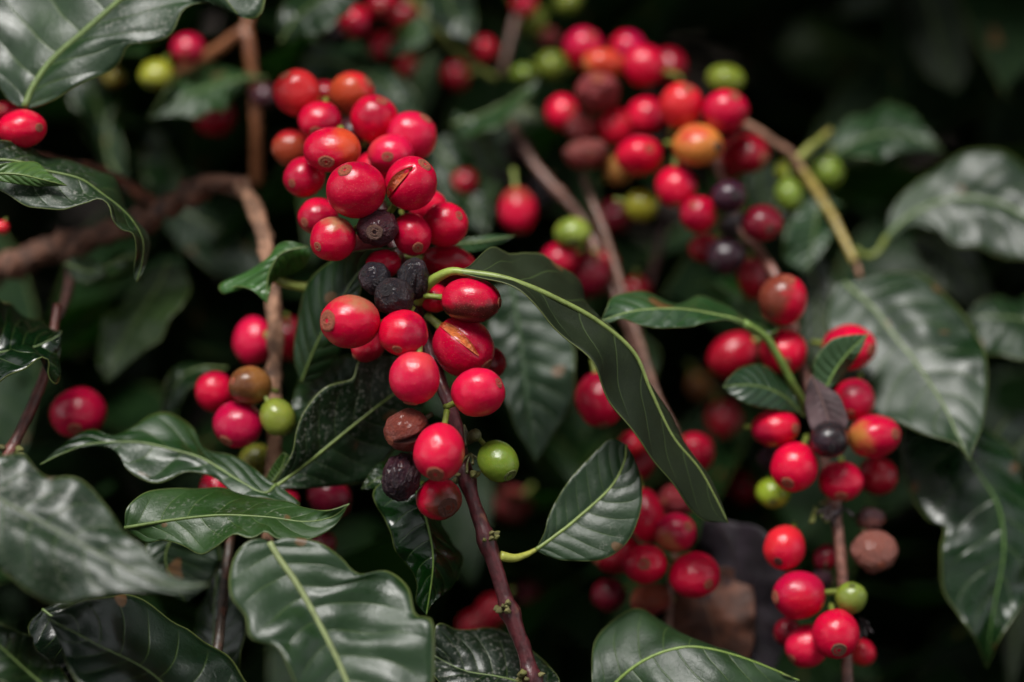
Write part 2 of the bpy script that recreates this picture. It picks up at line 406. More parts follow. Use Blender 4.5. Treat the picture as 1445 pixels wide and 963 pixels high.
# ------------------------------------------------------------------ cherries
POLE = {}
def cherry_body(seed, lobes=0.02, rough_=0.010, dry=0.0, slit=None, ns=44, nr=30):
    V, Fc = [], []
    if dry: ns, nr = 72, 48
    def rad(th, ph):
        n = Vector((math.sin(th) * math.cos(ph), math.sin(th) * math.sin(ph), math.cos(th)))
        r = 1 - 0.035 * math.exp(-(th / 0.30) ** 2) - 0.07 * math.exp(-((math.pi - th) / 0.30) ** 2)
        r += lobes * math.cos(2 * ph) * math.sin(th) ** 2
        r += rough_ * 2.2 * mnoise.noise(n * 1.3 + Vector((seed * 3.1, seed, 0)))
        r += rough_ * 0.6 * mnoise.noise(n * 4.0 + Vector((seed, 0, seed)))
        if dry:                                      # the shrunken skin: broad dents and meridian wrinkles
            r += dry * 1.1 * mnoise.noise(n * 1.9 + Vector((seed, seed, 1)))
            wr = mnoise.noise(Vector((math.cos(ph) * 4.2, math.sin(ph) * 4.2, th * 0.9 + seed)))
            r -= dry * 0.9 * math.sin(th) * max(0.0, 0.22 - abs(wr)) / 0.22
            r -= dry * 0.45 * max(0.0, 0.16 - abs(mnoise.noise(Vector((math.cos(ph) * 8.5, math.sin(ph) * 8.5, th * 1.6 - seed))))) / 0.16
            r -= dry * 0.25 * max(0.0, 0.2 - abs(mnoise.noise(n * 7.0))) / 0.2
        if slit:
            t0, t1, hw, dep = slit
            if t0 < th < t1:
                w = hw * abs(math.sin(math.pi * (th - t0) / (t1 - t0))) ** 0.8; p2 = (ph + math.pi) % (2 * math.pi) - math.pi
                x = p2 * math.sin(th) / max(w, 1e-4)
                if abs(x) < 1: r -= dep * max(0.0, 1 - x * x) ** 0.7
                r += 0.012 * math.exp(-((abs(x) - 1.1) / 0.25) ** 2)
        return r
    for i in range(nr + 1):
        th = math.pi * i / nr
        for j in range(ns):
            ph = 2 * math.pi * j / ns; r = rad(th, ph)
            V.append((r * math.sin(th) * math.cos(ph), r * math.sin(th) * math.sin(ph), r * math.cos(th)))
    for i in range(nr):
        for j in range(ns):
            k = (j + 1) % ns
            Fc.append((i * ns + j, (i + 1) * ns + j, (i + 1) * ns + k, i * ns + k))
    me = mesh_from('coffee_cherry', V, Fc, [M_DRY if dry else M_SKIN]); POLE[me.name] = rad(0.12, 0.0) - 0.960
    pm = None
    if slit:                                          # the flesh laid bare by the split
        t0, t1, hw, dep = slit; nu, nv = 26, 10; PV, PF = [], []
        for i in range(nu + 1):
            th = t0 + (t1 - t0) * i / nu; w = hw * abs(math.sin(math.pi * i / nu)) ** 0.8
            for j in range(nv + 1):
                x = -1 + 2 * j / nv; ph = x * w / max(math.sin(th), .1)
                r = rad(th, ph) + 0.018 + 0.012 * (1 - x * x) + 0.010 * mnoise.noise(Vector((i * .5, j * .7, seed)))
                PV.append((r * math.sin(th) * math.cos(ph), r * math.sin(th) * math.sin(ph), r * math.cos(th)))
        c = nv + 1
        for i in range(nu):
            for j in range(nv): PF.append((i * c + j, (i + 1) * c + j, (i + 1) * c + j + 1, i * c + j + 1))
        pm = mesh_from('split_flesh', PV, PF, [M_PULP])
    return me, pm
B_SMOOTH = [cherry_body(s, 0.018 + 0.012 * (s % 3), 0.019)[0] for s in range(7)]
B_DULL = [cherry_body(s + 20, 0.03, 0.03, 0.055)[0] for s in range(3)]
B_DRY = [cherry_body(s + 40, 0.05, 0.03, 0.10)[0] for s in range(4)]
B_SPLIT = cherry_body(60, 0.02, 0.012, slit=(0.70, 2.85, 0.145, 0.09))
B_SPLIT2 = cherry_body(61, 0.02, 0.012, slit=(0.6, 2.3, 0.20, 0.18))
B_CLEFT = cherry_body(62, 0.03, 0.03, 0.05, slit=(0.25, 2.9, 0.16, 0.30))
def revolve(name, prof, seg, mats, split=None, seed=0, wob=0.05):
    V, Fc, mi = [], [], []
    for i, (r, z) in enumerate(prof):
        for j in range(seg):
            a = 2 * math.pi * j / seg; rr = r * (1 + wob * mnoise.noise(Vector((math.cos(a) * 2, math.sin(a) * 2, seed + i * .3))))
            V.append((rr * math.cos(a), rr * math.sin(a), z))
    for i in range(len(prof) - 1):
        for j in range(seg):
            k = (j + 1) % seg; Fc.append((i * seg + j, i * seg + k, (i + 1) * seg + k, (i + 1) * seg + j)); mi.append(1 if split and i >= split else 0)
    return mesh_from(name, V, Fc, mats, mi)
def navel_mesh(s, big):
    k = big
    pr = [(.37 * k, .925), (.35 * k, .955), (.31 * k, .972), (.26 * k, .978), (.215 * k, .960), (.19 * k, .965), (.15 * k, .99), (.115 * k, .99), (.09 * k, .965), (.05 * k, .935), (.001, .93)]
    return revolve('navel', pr, 22, [M_RING, M_PIT], 7, s, 0.10)
NAV = [navel_mesh(s, k) for s, k in ((1, .62), (2, .72), (3, .82))]
STALK = revolve('stalk', [(.24, .06), (.18, 0.0), (.14, -.3), (.13, -.7), (.145, -1.0), (.001, -1.01)], 10, [M_STALK], None, 3, 0.2)

KIND = {   # skin colour, second colour, share of it (threshold, lower = more), scars, mesh
    'red':    ((.56, .0010, .032), (.36, .0008, .026), .62, .6, 's'), 'pink': ((.62, .005, .048), (.62, .040, .050), .70, .8, 's'),
    'deep':   ((.25, .001, .014), (.36, .002, .018), .5, .5, 's'), 'magenta': ((.44, .001, .040), (.50, .003, .024), .6, .4, 's'),
    'orange': ((.58, .017, .026), (.54, .003, .030), .35, .8, 's'), 'amber': ((.50, .17, .035), (.50, .05, .025), .35, .7, 's'),
    'ochre':  ((.24, .105, .026), (.13, .05, .02), .5, .8, 's'), 'olive': ((.16, .14, .022), (.20, .09, .02), .7, .5, 's'),
    'green':  ((.14, .21, .022), (.18, .24, .035), .4, .35, 's'), 'lime': ((.25, .28, .018), (.30, .30, .03), .4, .3, 's'),
    'brown':  ((.19, .038, .024), (.13, .024, .017), .4, .8, 'd'), 'dull': ((.27, .028, .034), (.17, .02, .02), .4, .8, 'd'),
    'wine':   ((.12, .002, .014), (.22, .003, .018), .5, .6, 's'), 'purple': ((.042, .009, .017), (.075, .016, .020), .5, .8, 's'),
    'plum':   ((.035, .010, .020), (.02, .008, .014), .5, .6, 'x'), 'black': ((.013, .010, .015), (.022, .013, .018), .4, .3, 'x'),
    'husk':   ((.15, .042, .034), (.08, .016, .016), .4, .8, 'x'),
}
PLACED = []
def cherry(x, y, w, h, d, kind, label, nav=None, blotch=None, mesh=None, hint=None, stalk=None, ring=None, navs=1.0, el=None, exact=False, flesh=(.72, .19, .055)):
    c1, c2, thr, scar, mk = KIND[kind]
    dd = d
    if not exact:
        for _ in range(120):                          # berries rest against each other: slide this one back until it no longer cuts in
            p = P(x, y, dd); r = (w + h) / 4 / KPX * (F0 + dd / 100)
            if all(np.linalg.norm(p - q) > 0.90 * (r + s) for q, s in PLACED): break
            dd += 0.06
            if dd > d + 3.0: break
    p = P(x, y, dd); r = (w + h) / 4 / KPX * (F0 + dd / 100); PLACED.append((p, r))
    if nav is None:                                   # the navel looks away from the stem that carries the berry
        S = np.array(STEM_PTS); k = np.argmin(((S - p) ** 2).sum(1)); a = p - S[k]; a = a / (np.linalg.norm(a) + 1e-9)
        a = a + camvec((0, -.3, .25)) * .5 + rng.normal(0, .25, 3); a /= np.linalg.norm(a)
    else: a = camvec(nav)
    hx = camvec(hint) if hint is not None else camvec((1, .1, .05))
    if abs(hx @ a) > .93: hx = camvec((.1, 1, .1))
    ex = hx - a * (hx @ a); ex /= np.linalg.norm(ex); ey = np.cross(a, ex)
    def sz(e): return math.sqrt((w / 2 * (e @ RGT)) ** 2 + (h / 2 * (e @ UPV)) ** 2 + ((w + h) / 4 * (e @ FWD)) ** 2) / KPX * (F0 + dd / 100)
    if mesh is None:
        i = len(PLACED)
        if mk == 's': me, pm = B_SMOOTH[i % 7], None
        elif mk == 'd': me, pm = B_DULL[i % 3], None
        else: me, pm = B_DRY[i % 4], None
    else: me, pm = mesh
    o = bpy.data.objects.new('coffee_cherry', me); col.objects.link(o)
    Rm = Matrix(((ex[0], ey[0], a[0]), (ex[1], ey[1], a[1]), (ex[2], ey[2], a[2])))
    o.location = p; o.rotation_euler = Rm.to_euler(); e_ = random.uniform(1.02, 1.14) if nav is None else 1.04
    if el: e_ = el
    o.scale = (sz(ex) * (2 - e_) ** .5, sz(ey) * (2 - e_) ** .5, sz(a) * e_)
    g = lambda c: tuple(float(min(1, max(.0006, v * random.uniform(.88, 1.12)))) for v in c)
    o.color = (*g(c1), 1)
    bd = camvec(blotch[0]) if blotch else np.array([random.gauss(0, 1) for _ in range(3)]); bd = bd / np.linalg.norm(bd)
    o['bdir'] = [float(bd @ ex), float(bd @ ey), float(bd @ a)]
    o['bthr'] = float(blotch[1]) if blotch else float(thr + random.uniform(-.15, .2))
    o['tint'] = list(blotch[2]) if blotch and len(blotch) > 2 else list(g(c2))
    o['scar'] = float(scar)
    tag(o, label, 'coffee cherry', 'coffee cherries on the branches')
    rc = ring or {'green': (.14, .17, .03), 'lime': (.2, .2, .03), 'black': (.016, .012, .015), 'purple': (.06, .022, .02), 'plum': (.03, .015, .016), 'wine': (.15, .03, .02)}.get(kind, (.42, .10, .05))
    nv = link('navel', NAV[len(PLACED) % 3], o, loc=(0, 0, POLE.get(me.name, 0) - .03 * (navs - 1)), color=rc); nv.scale = (navs, navs, 1.0)
    stc = (.20, .25, .04) if kind not in ('black', 'plum', 'husk', 'brown') else (.06, .05, .02)
    st = link('stalk', STALK, o, loc=(0, 0, -.90), color=stc); st.scale = (1, 1, stalk if stalk else random.uniform(.5, 1.0))
    if pm is not None: link('split_flesh', pm, o, color=flesh)
    return o
# ================================================================== the branches in view
b_main = branch('reddish purple fruiting branch dropping from the sharp middle cherries to the bottom edge',
    [(515, 225, 3.4), (540, 300, 2.2), (575, 400, 1.3), (608, 500, .9), (622, 540, .5), (640, 588, .3), (650, 640, .3), (662, 690, .2), (688, 765, 0), (708, 830, -.1), (735, 905, -.3), (752, 963, -.5), (770, 1020, -.7)],
    (16, 23), (.085, .016, .020), nodes=(.595, .70, .818, .93), buds=6, seed=2)
b_old = branch('thick old brown branch bending over at the left with a thin twig hanging from it',
    [(-40, 400, 6.5), (0, 384, 6.2), (60, 357, 6), (130, 336, 5.8), (215, 305, 5.6), (260, 277, 5.4), (310, 258, 5.2), (346, 264, 5)],
    (36, 30), (.17, .075, .045), mat=M_WOOD, nodes=(.16, .35, .62, .8), seed=5, bump=.6,
    shoots=[dict(name='hanging_twig', px=[(340, 258, 5), (356, 290, 4.7), (370, 325, 4.3), (381, 380, 3.9), (387, 440, 3.5), (388, 500, 3.2), (386, 545, 3), (387, 610, 2.8), (384, 680, 2.6), (378, 740, 1.6), (376, 790, .5)], w=(23, 18), color=(.38, .20, .12), label='pale brown hanging twig'),
            dict(name='side_shoot', px=[(40, 218, 4), (80, 228, 4.4), (140, 240, 5), (190, 268, 5.4), (232, 300, 5.7)], w=(12, 17), color=(.20, .07, .035)),
            dict(name='side_shoot', px=[(104, 350, 6), (96, 410, 5), (84, 450, 4)], w=(15, 9), color=(.10, .04, .03))])
b_left = branch('thin reddish twig slanting behind the dark wet leaf at the left edge',
    [(82, 430, 2.6), (72, 490, 2.2), (62, 530, 1.8), (42, 580, 1.5), (14, 640, 1.1), (-20, 720, .2), (-60, 840, -2)], (12, 20), (.17, .06, .048), nodes=(.47,), buds=3, seed=7)
b_topleft = branch('blurred orange brown twig with an elbow at the top left',
    [(230, 112, 9.4), (270, 92, 9.2), (310, 68, 9), (345, 46, 8.8), (353, 80, 8.7), (358, 130, 8.8), (362, 185, 9), (362, 260, 9.8)], (17, 15), (.30, .11, .045), seed=9,
    shoots=[dict(px=[(345, 46, 8.8), (352, 10, 9), (330, -30, 9)], w=(14, 16))])
b_mid = branch('blurred brown bare twig running down to the green cherry above the strap leaf',
    [(722, 178, 9.3), (734, 200, 9.1), (760, 240, 8.8), (792, 275, 8.4), (822, 310, 8.1), (850, 370, 7.6), (878, 440, 7), (893, 480, 6.8), (905, 560, 6.6)], (12, 14), (.22, .105, .078), seed=11, nodes=(.28, .5), buds=0)
b_thin = branch('slim light brown twig passing behind the long curving strap leaf',
    [(822, 244, 8), (836, 285, 7.6), (850, 320, 7.2), (868, 375, 6.8), (885, 430, 6.4), (905, 490, 6), (928, 560, 5.6), (955, 615, 5.2), (968, 680, 4.9), (955, 760, 4.6), (945, 850, 4.2), (940, 960, 3), (930, 1010, 1.6)], (10, 11), (.23, .12, .085), seed=13)
b_dim = branch('dim thin purple brown twig between the right-hand clusters', [(942, 300, 11), (932, 345, 11), (918, 395, 11.3), (905, 450, 11.6)], (11, 9), (.14, .07, .07), seed=15)
b_topright = branch('pink brown twig turning yellow at its tip beside the top right cherries',
    [(960, 150, 7.6), (1010, 165, 7.6), (1056, 178, 7.7), (1090, 200, 7.8), (1116, 217, 8), (1134, 243, 8), (1146, 260, 8), (1158, 280, 7.9), (1176, 312, 7.6), (1192, 340, 7.3), (1206, 366, 7), (1214, 392, 6.9)], (14, 7), (.40, .21, .14), nodes=(.56,), buds=0, seed=17,
    shoots=[dict(name='side_shoot', px=[(1126, 226, 8), (1146, 206, 8.2), (1172, 184, 8.6)], w=(12, 9), color=(.27, .29, .05)),
            dict(name='side_shoot', px=[(1130, 238, 7.9), (1144, 258, 7.85), (1160, 282, 7.75), (1180, 316, 7.5), (1206, 370, 6.9)], w=(13, 11), color=(.42, .32, .08))])
b_right = branch('brown fruiting branch carrying the right-hand cherries down to the bottom edge',
    [(1000, 190, 7.2), (1035, 300, 6.6), (1068, 350, 6), (1092, 385, 5.3), (1112, 440, 4.9), (1128, 500, 4.6), (1145, 560, 4.2), (1162, 640, 3.9), (1176, 705, 3.5), (1185, 770, 3.1), (1190, 830, 2.9), (1194, 900, 2.7), (1196, 963, 2.5), (1198, 1020, 2.3)], (13, 16), (.26, .115, .088), nodes=(.36, .66), buds=3, seed=19)
b_top = branch('blurred brown twig reaching up through the top middle cherries', [(742, -20, 12), (728, 25, 12), (716, 70, 11.7), (708, 104, 11.6)], (10, 9), (.26, .14, .11), seed=21)
b_topgreen = branch('blurred yellow green young shoot behind the top middle leaves', [(560, -20, 11), (600, 20, 10.8), (635, 65, 10.6), (668, 92, 10.4), (700, 112, 10.5)], (10, 9), (.22, .25, .05), seed=23, bump=.06)
b_far = branch('faint dark twig standing in the gloom at the top right', [(1160, -30, 26), (1122, 30, 26), (1105, 90, 26), (1095, 160, 27), (1080, 260, 28)], (16, 14), (.12, .06, .05), seed=25)
b_low = branch('dark slender twig among the big leaves at the bottom left', [(330, 720, 3), (320, 800, 2), (312, 880, 1), (300, 960, 0), (285, 1040, -1.5)], (12, 16), (.07, .045, .03), seed=27)

# ================================================================== leaves, each a part of the branch that bears it
DK = (.014, .042, .014); MD = (.020, .060, .017); LT = (.034, .085, .022); YG = (.085, .135, .022)
# --- top left
leaf(b_topleft, [(35, 152, 1.6), (48, 122, 1.4), (75, 85, 1.0), (120, 45, .5), (168, 3, 0), (240, -60, -.6), (330, -120, -1)],
     [(48, 153, 1.5), (82, 141, .6), (125, 116, -.2), (166, 88, -.8), (182, 67, -1.1), (210, 62, -1.4), (243, 48, -1.6), (262, 18, -1.6), (285, 3, -1.6), (318, 2, -1.7), (345, 27, -1.8), (372, 18, -1.8), (380, -60, -1.6)],
     [(18, 146, 1.7), (-4, 120, 1.7), (-30, 60, 1.7), (-20, -30, 1.6), (100, -120, 1)], d=(1.6, 0), face=((-.12, .42, .9), (-.30, .22, .93)), wav=2.0, k=2.6, col=(.024, .058, .024), dust=.7, rough=.36, rib=(2.0, 1.6), label='big sheeny leaf filling the top left corner', bulge=.12)
leaf(b_topleft, [(376, 110), (345, 112), (300, 122), (255, 140), (210, 168)], [(350, 104), (300, 96), (270, 95), (240, 118)], [(345, 122), (315, 155), (275, 162), (240, 164)], d=(8.4, 7.4), dl=2.0, dr=-.6, col=LT, rough=.42, wav=2, label='grey green blurred leaf')
leaf(b_topleft, [(150, 200), (140, 160), (125, 120), (105, 95)], [(160, 180), (165, 140), (140, 105)], [(135, 190), (105, 150), (95, 115)], d=(11, 11), dl=.6, dr=-.6, col=DK, rough=.4)
leaf(b_topleft, [(395, 60), (420, 25), (455, 0), (510, -20)], [(395, 20), (420, -20), (470, -40)], [(412, 55), (455, 40), (495, 15)], d=(8, 7.6), dl=1.4, dr=-.8, col=DK)
leaf(b_topleft, [(408, 92), (420, 62), (440, 40), (462, 22)], [(404, 70), (415, 45), (440, 25)], [(420, 85), (445, 62), (460, 40)], d=(11, 11), dl=1, dr=-.6, col=LT, rough=.45)
leaf(b_topleft, [(300, 205), (270, 225), (235, 235), (190, 232)], [(290, 192), (250, 190), (210, 205)], [(290, 225), (250, 255), (215, 250)], d=(12, 12), dl=1.6, dr=-1, col=DK)
leaf(b_topleft, [(172, 262), (155, 225), (150, 190), (160, 150)], [(162, 250), (140, 215), (140, 180)], [(178, 245), (172, 205), (168, 175)], d=(10, 11), dl=.6, dr=-.6, col=DK, ribcol=(.14, .2, .04))
# --- left
leaf(b_old, [(-40, 232), (0, 226), (40, 232), (62, 241), (112, 253), (146, 276), (176, 300), (193, 322), (201, 342), (200, 370), (193, 398)],
     [(-10, 200), (25, 204), (52, 207), (100, 234), (136, 253), (160, 255), (174, 275), (178, 295), (194, 315), (208, 334), (210, 356), (202, 384)],
     [(-10, 262), (12, 276), (45, 296), (82, 291), (125, 277), (143, 283), (152, 308), (170, 325), (187, 330), (193, 350), (188, 385)],
     d=(.3, .9), dl=1.6, dr=-.8, wav=.9, k=3, col=(.026, .052, .024), dust=1.3, rough=.38, rib=(1.0, .3), label='dusty leaf with its tip curled down', bulge=.06)
leaf(b_old, [(-30, 246, -.2), (20, 246, -.3), (60, 254, -.2), (94, 262, 0)], [(0, 232), (48, 229), (70, 246)], [(0, 256), (40, 262), (70, 262)], dl=.35, dr=-.1, d=(-.3, 0), col=(.09, .15, .045), wav=.4, dust=.8, label='pale green folded young leaf', rib=(.8, .3))
leaf(b_old, [(238, 370), (225, 400), (200, 440), (170, 490), (150, 540)], [(262, 385), (267, 415), (248, 455), (205, 490), (170, 525)], [(205, 390), (165, 430), (140, 480), (138, 515)], d=(7, 6), dl=-.8, dr=.8, col=(.055, .085, .018), rough=.45, label='olive green blurred leaf')
leaf(b_old, [(92, 372), (112, 380), (130, 385), (150, 380)], [(105, 362), (130, 368), (145, 374)], [(100, 392), (120, 398), (142, 392)], d=(5.2, 4.8), dl=.8, dr=-.4, col=(.05, .07, .045), rough=.5)
leaf(b_old, [(190, 362), (170, 366), (140, 384), (118, 402)], [(182, 354), (155, 362), (130, 380)], [(180, 374), (160, 386), (138, 398)], d=(5.6, 5), dl=.7, dr=-.3, col=LT)
leaf(b_old, [(235, 290), (280, 310), (330, 340), (385, 385)], [(260, 265), (320, 270), (370, 320)], [(240, 330), (280, 375), (335, 400)], d=(11, 10), dl=2, dr=-1, col=DK, rough=.5)
leaf(b_old, [(215, 180), (240, 220), (250, 260), (240, 300)], [(240, 190), (285, 230), (280, 280)], [(205, 215), (205, 250), (220, 285)], d=(12, 11), dl=1, dr=-.8, col=DK)
leaf(b_old, [(320, 520), (285, 520), (255, 535), (225, 585)], [(300, 516), (262, 512), (236, 535)], [(300, 530), (275, 545), (250, 575)], d=(5.5, 5), dl=.6, dr=-.6, col=DK, wav=1)
leaf(b_left, [(-60, 515), (-10, 500), (42, 492), (68, 482), (86, 472)], [(-30, 430), (10, 432), (45, 452), (75, 466), (87, 467)], [(-40, 560), (0, 541), (35, 526), (60, 512), (64, 530), (80, 543), (84, 510)],
     d=(.6, 1.2), dl=2.0, dr=-1.0, col=(.010, .028, .014), rough=.18, dust=.9, wav=1.2, label='dark wet glossy leaf at the left edge')
L4 = leaf(b_old, [(390, 684, 1.0), (372, 697, .4), (335, 678, 0), (290, 650, -.3), (250, 637, -.4), (195, 625, -.4), (130, 627, -.2), (90, 640, 0), (57, 656, .2)],
     [(385, 682), (340, 650), (292, 630), (270, 596), (240, 584), (210, 587), (188, 601), (160, 613), (130, 607), (100, 620)],
     [(424, 712, -.2), (372, 706), (335, 700), (300, 671), (265, 666), (240, 676), (214, 680), (180, 661), (158, 633), (110, 632)],
     d=(1.0, .2), face=((.05, .72, .70), (.06, .62, .78)), wav=.9, k=3, col=(.022, .064, .020), dust=.8, rough=.33, rib=(1.0, .35), label='wavy dusty leaf arching over the dark gap')
leaf(b_old, [(176, 745), (240, 735), (310, 728), (380, 731), (430, 737), (468, 730), (493, 711)],
     [(180, 715), (215, 692), (270, 688), (335, 700), (395, 706), (430, 716), (462, 721)], [(205, 766), (228, 762), (258, 768), (283, 781), (305, 772), (330, 752), (352, 755), (374, 748), (392, 760), (430, 763), (470, 744)],
     d=(-.2, -1.2), dl=1.3, dr=-.8, wav=.6, k=3, col=(.042, .092, .020), dust=.7, rough=.38, rib=(1.0, .3), label='mid green leaf with upturned pointed tip')
leaf(b_left, [(-60, 660), (0, 705), (60, 738), (130, 777), (200, 812), (250, 828), (296, 825)], [(-40, 630), (0, 641), (32, 643), (62, 671), (115, 681), (150, 711), (172, 745), (205, 777), (240, 812)],
     [(-60, 740), (-20, 790), (10, 812), (42, 836), (82, 850), (130, 846), (170, 838), (220, 836), (262, 837)], d=(-3.4, -3.4), face=((-.06, .50, .86), (-.02, .36, .93)), wav=1.6, k=2.6, col=(.024, .052, .026), dust=1.2, rough=.37, puck=1.9, rib=(1.1, .4), ribcol=(.07, .10, .04), label='big dull blurred leaf at the left edge')
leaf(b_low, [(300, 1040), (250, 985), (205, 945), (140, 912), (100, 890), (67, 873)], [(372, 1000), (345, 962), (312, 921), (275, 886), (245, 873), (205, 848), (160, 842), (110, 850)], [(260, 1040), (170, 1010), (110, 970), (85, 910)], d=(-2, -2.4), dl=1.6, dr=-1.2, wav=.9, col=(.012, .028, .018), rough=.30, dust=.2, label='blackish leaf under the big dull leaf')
leaf(b_low, [(300, 985), (302, 900), (304, 840), (310, 770)], [(335, 950), (348, 880), (335, 800)], [(285, 960), (280, 880), (295, 810)], d=(1.5, 2.5), dl=-.5, dr=.8, col=DK, rough=.32)
leaf(b_low, [(90, 990), (40, 950), (-10, 905), (-50, 880)], [(95, 960), (60, 915), (0, 880)], [(50, 990), (0, 965), (-40, 930)], d=(-3, -3), dl=1.5, dr=-1, col=(.018, .04, .014), rough=.4)
leaf(b_low, [(270, 730), (240, 765), (235, 800), (262, 850)], [(300, 745), (310, 790), (290, 830)], [(225, 745), (205, 785), (230, 830)], d=(2, 2), dl=.4, dr=-.2, col=DK)
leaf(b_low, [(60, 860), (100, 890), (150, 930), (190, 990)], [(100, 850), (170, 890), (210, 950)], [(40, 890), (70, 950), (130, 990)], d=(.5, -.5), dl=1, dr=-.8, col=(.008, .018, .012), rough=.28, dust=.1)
L8 = leaf(b_old, [(380, 766, -2.2), (396, 792, -2), (420, 826, -2.5), (450, 880, -3.0), (482, 945, -3.5), (505, 1010, -3.9), (520, 1070, -4)],
     [(368, 760), (345, 767), (327, 795), (324, 842), (345, 872), (352, 904), (386, 916), (404, 950), (430, 1000), (470, 1060)],
     [(410, 758), (450, 766), (480, 786), (506, 809), (546, 803), (575, 826), (586, 866), (610, 876), (613, 925), (606, 990), (570, 1060)],
     d=(-2.2, -4), face=((.30, .22, .92), (-.12, .42, .90)), wav=.8, k=3, col=(.026, .068, .022), dust=.35, rough=.36, puck=1.3, rib=(1.7, 1.2), ribcol=(.24, .29, .12), quilt=1.0, label='large foreground leaf with ribbed grey sheen')
# --- middle
leaf(b_old, [(388, 688), (420, 663), (450, 640), (510, 591), (560, 553), (612, 520)], [(392, 676), (411, 640), (417, 606), (432, 574), (460, 546), (500, 536), (511, 506), (546, 502), (582, 512)],
     [(410, 690), (462, 688), (520, 680), (546, 650), (582, 604), (602, 565)], d=(1.0, 2.0), dl=-.7, dr=.6, wav=.5, k=2, col=(.016, .048, .017), dust=1.05, rough=.38, rib=(1.1, .4), ribcol=(.19, .27, .05), label='flat dark leaf dusted white beside the green cherry')
leaf(b_old, [(384, 683), (398, 660), (404, 640)], [(376, 675), (386, 655), (398, 640)], [(392, 680), (408, 665), (410, 648)], d=(1.4, 1.2), col=YG, wav=.2, dust=.1)
leaf(b_main, [(512, 545, 3), (480, 540, 2.8), (445, 560, 2.8), (420, 600, 3)], [(500, 505), (460, 505), (425, 530), (413, 570)], [(490, 560), (455, 580)], d=(2.8, 3), dl=.7, dr=.2, col=MD, rough=.38)
leaf(b_main, [(425, 540, 2.4), (450, 480, 1.9), (490, 410, 1.3), (515, 377, 1.0), (562, 349, .6)], [(415, 500), (426, 440), (440, 397), (466, 370), (502, 355)], [(455, 530), (490, 480), (508, 420), (513, 392), (524, 369)], d=(2.4, .6), dl=.7, dr=-.1, wav=.5, k=1.5, col=(.020, .056, .020), rough=.36, dust=.5, rib=(.7, .4), label='upright dark leaf behind the three black cherries')
L11 = leaf(b_main, [(436, 348), (400, 356), (384, 375), (377, 398), (377, 428)], [(410, 341), (392, 347), (372, 378), (340, 386), (316, 396), (309, 407), (319, 417), (330, 405), (352, 408)], [(438, 362), (428, 378), (405, 388), (386, 398), (381, 410)], d=(1.6, 1.4), dl=.4, dr=.9, wav=.3, col=(.075, .18, .04), dust=.5, rough=.3, rib=(.5, .3), label='small folded bright green leaf beside the hanging twig')
petiole(L11, [(380, 388, 2.2), (398, 398, 2.2), (420, 404, 2.3), (446, 404, 2.4), (500, 392, 2.6)], (13, 15))
L12 = leaf(b_main, [(640, 383, -.2), (700, 391, -.4), (740, 403, -.4), (778, 419, -.3), (840, 452, 0), (893, 497, .2), (917, 550, .3), (948, 615, .5), (985, 660, .7), (1008, 700, .8), (1027, 738, .9)],
     [(660, 377), (695, 347), (722, 352), (742, 349), (768, 354), (784, 374), (798, 400), (806, 428), (850, 452, .8), (900, 492, .9), (922, 545, .8), (955, 612, .9), (1000, 668, 1), (1015, 702, 1)],
     [(700, 399, -.8), (757, 432, -1.0), (800, 470, -1), (832, 517, -.9), (868, 580, -.6), (908, 638, -.3), (952, 688, .1), (988, 732, .6)], d=(-.2, .9), dl=2.1, dr=-.4, wav=.35, k=2, under=True, puck=1.5, col=(.024, .030, .010), rough=.46, dust=.2,
     rib=(1.9, .35), ribcol=(.20, .26, .07), label='long twisted strap leaf showing its dull underside', bulge=.05)
petiole(L12, [(590, 425, .8), (603, 403, .3), (622, 389, -.05), (640, 383, -.2), (662, 386, -.27)], (19, 10), (.27, .35, .06))
leaf(b_main, [(642, 345), (675, 342), (700, 338), (726, 333)], [(660, 336), (695, 332)], [(660, 356), (700, 347)], d=(2.6, 2.8), dl=.6, dr=-.3, col=(.035, .10, .03), wav=.5)
leaf(b_mid, [(722, 400), (730, 450), (737, 500), (746, 580), (756, 652)], [(688, 415), (690, 460), (700, 530), (722, 590)], [(770, 405), (798, 450), (812, 520), (806, 570), (782, 610)], d=(5.2, 4.4), dl=.2, dr=-.4, wav=1.6, k=3, col=(.018, .05, .024), rough=.38, dust=.4, quilt=.5, ribcol=(.06, .12, .04), label='drooping blurred leaf with pale streaks')
L14 = leaf(b_main, [(756, 776), (785, 755), (811, 735), (860, 690), (880, 655), (884, 628)], [(768, 752), (776, 725), (800, 682), (830, 648), (858, 621), (872, 622)], [(775, 786), (802, 792), (850, 791), (885, 766), (904, 722), (905, 682), (895, 648)], d=(.4, 1.0), dl=.0, dr=-.3, wav=.6, k=1.6, col=(.022, .060, .020), rough=.44, dust=.45, rib=(1.1, .5), ribcol=(.22, .30, .07), label='upright oval leaf on a yellow green stalk')
petiole(L14, [(706, 785, 0), (725, 788, .1), (742, 783, .3), (756, 776, .4), (766, 769, .42)], (15, 4), (.38, .40, .07))
leaf(b_main, [(572, 660, .8), (590, 700, .5), (604, 745, .3), (611, 795, .2), (602, 868, .4)], [(530, 690), (530, 712), (549, 746), (560, 782), (581, 806), (589, 826), (587, 850)], [(600, 690), (632, 745), (650, 790), (640, 826), (612, 850)], d=(.8, .4), dl=-.2, dr=.8, wav=1.0, k=3.2, col=(.013, .048, .014), rough=.16, dust=.15, rib=(.7, .3), ribcol=(.16, .26, .05), label='dark wet shiny leaf hanging below the purple cherry')
leaf(b_main, [(575, 655), (550, 668), (530, 678), (510, 690)], [(560, 650), (535, 655), (518, 675)], [(560, 675), (540, 685), (525, 690)], d=(1.4, 1.4), dl=.3, dr=-.2, col=MD, wav=.4, rough=.2)
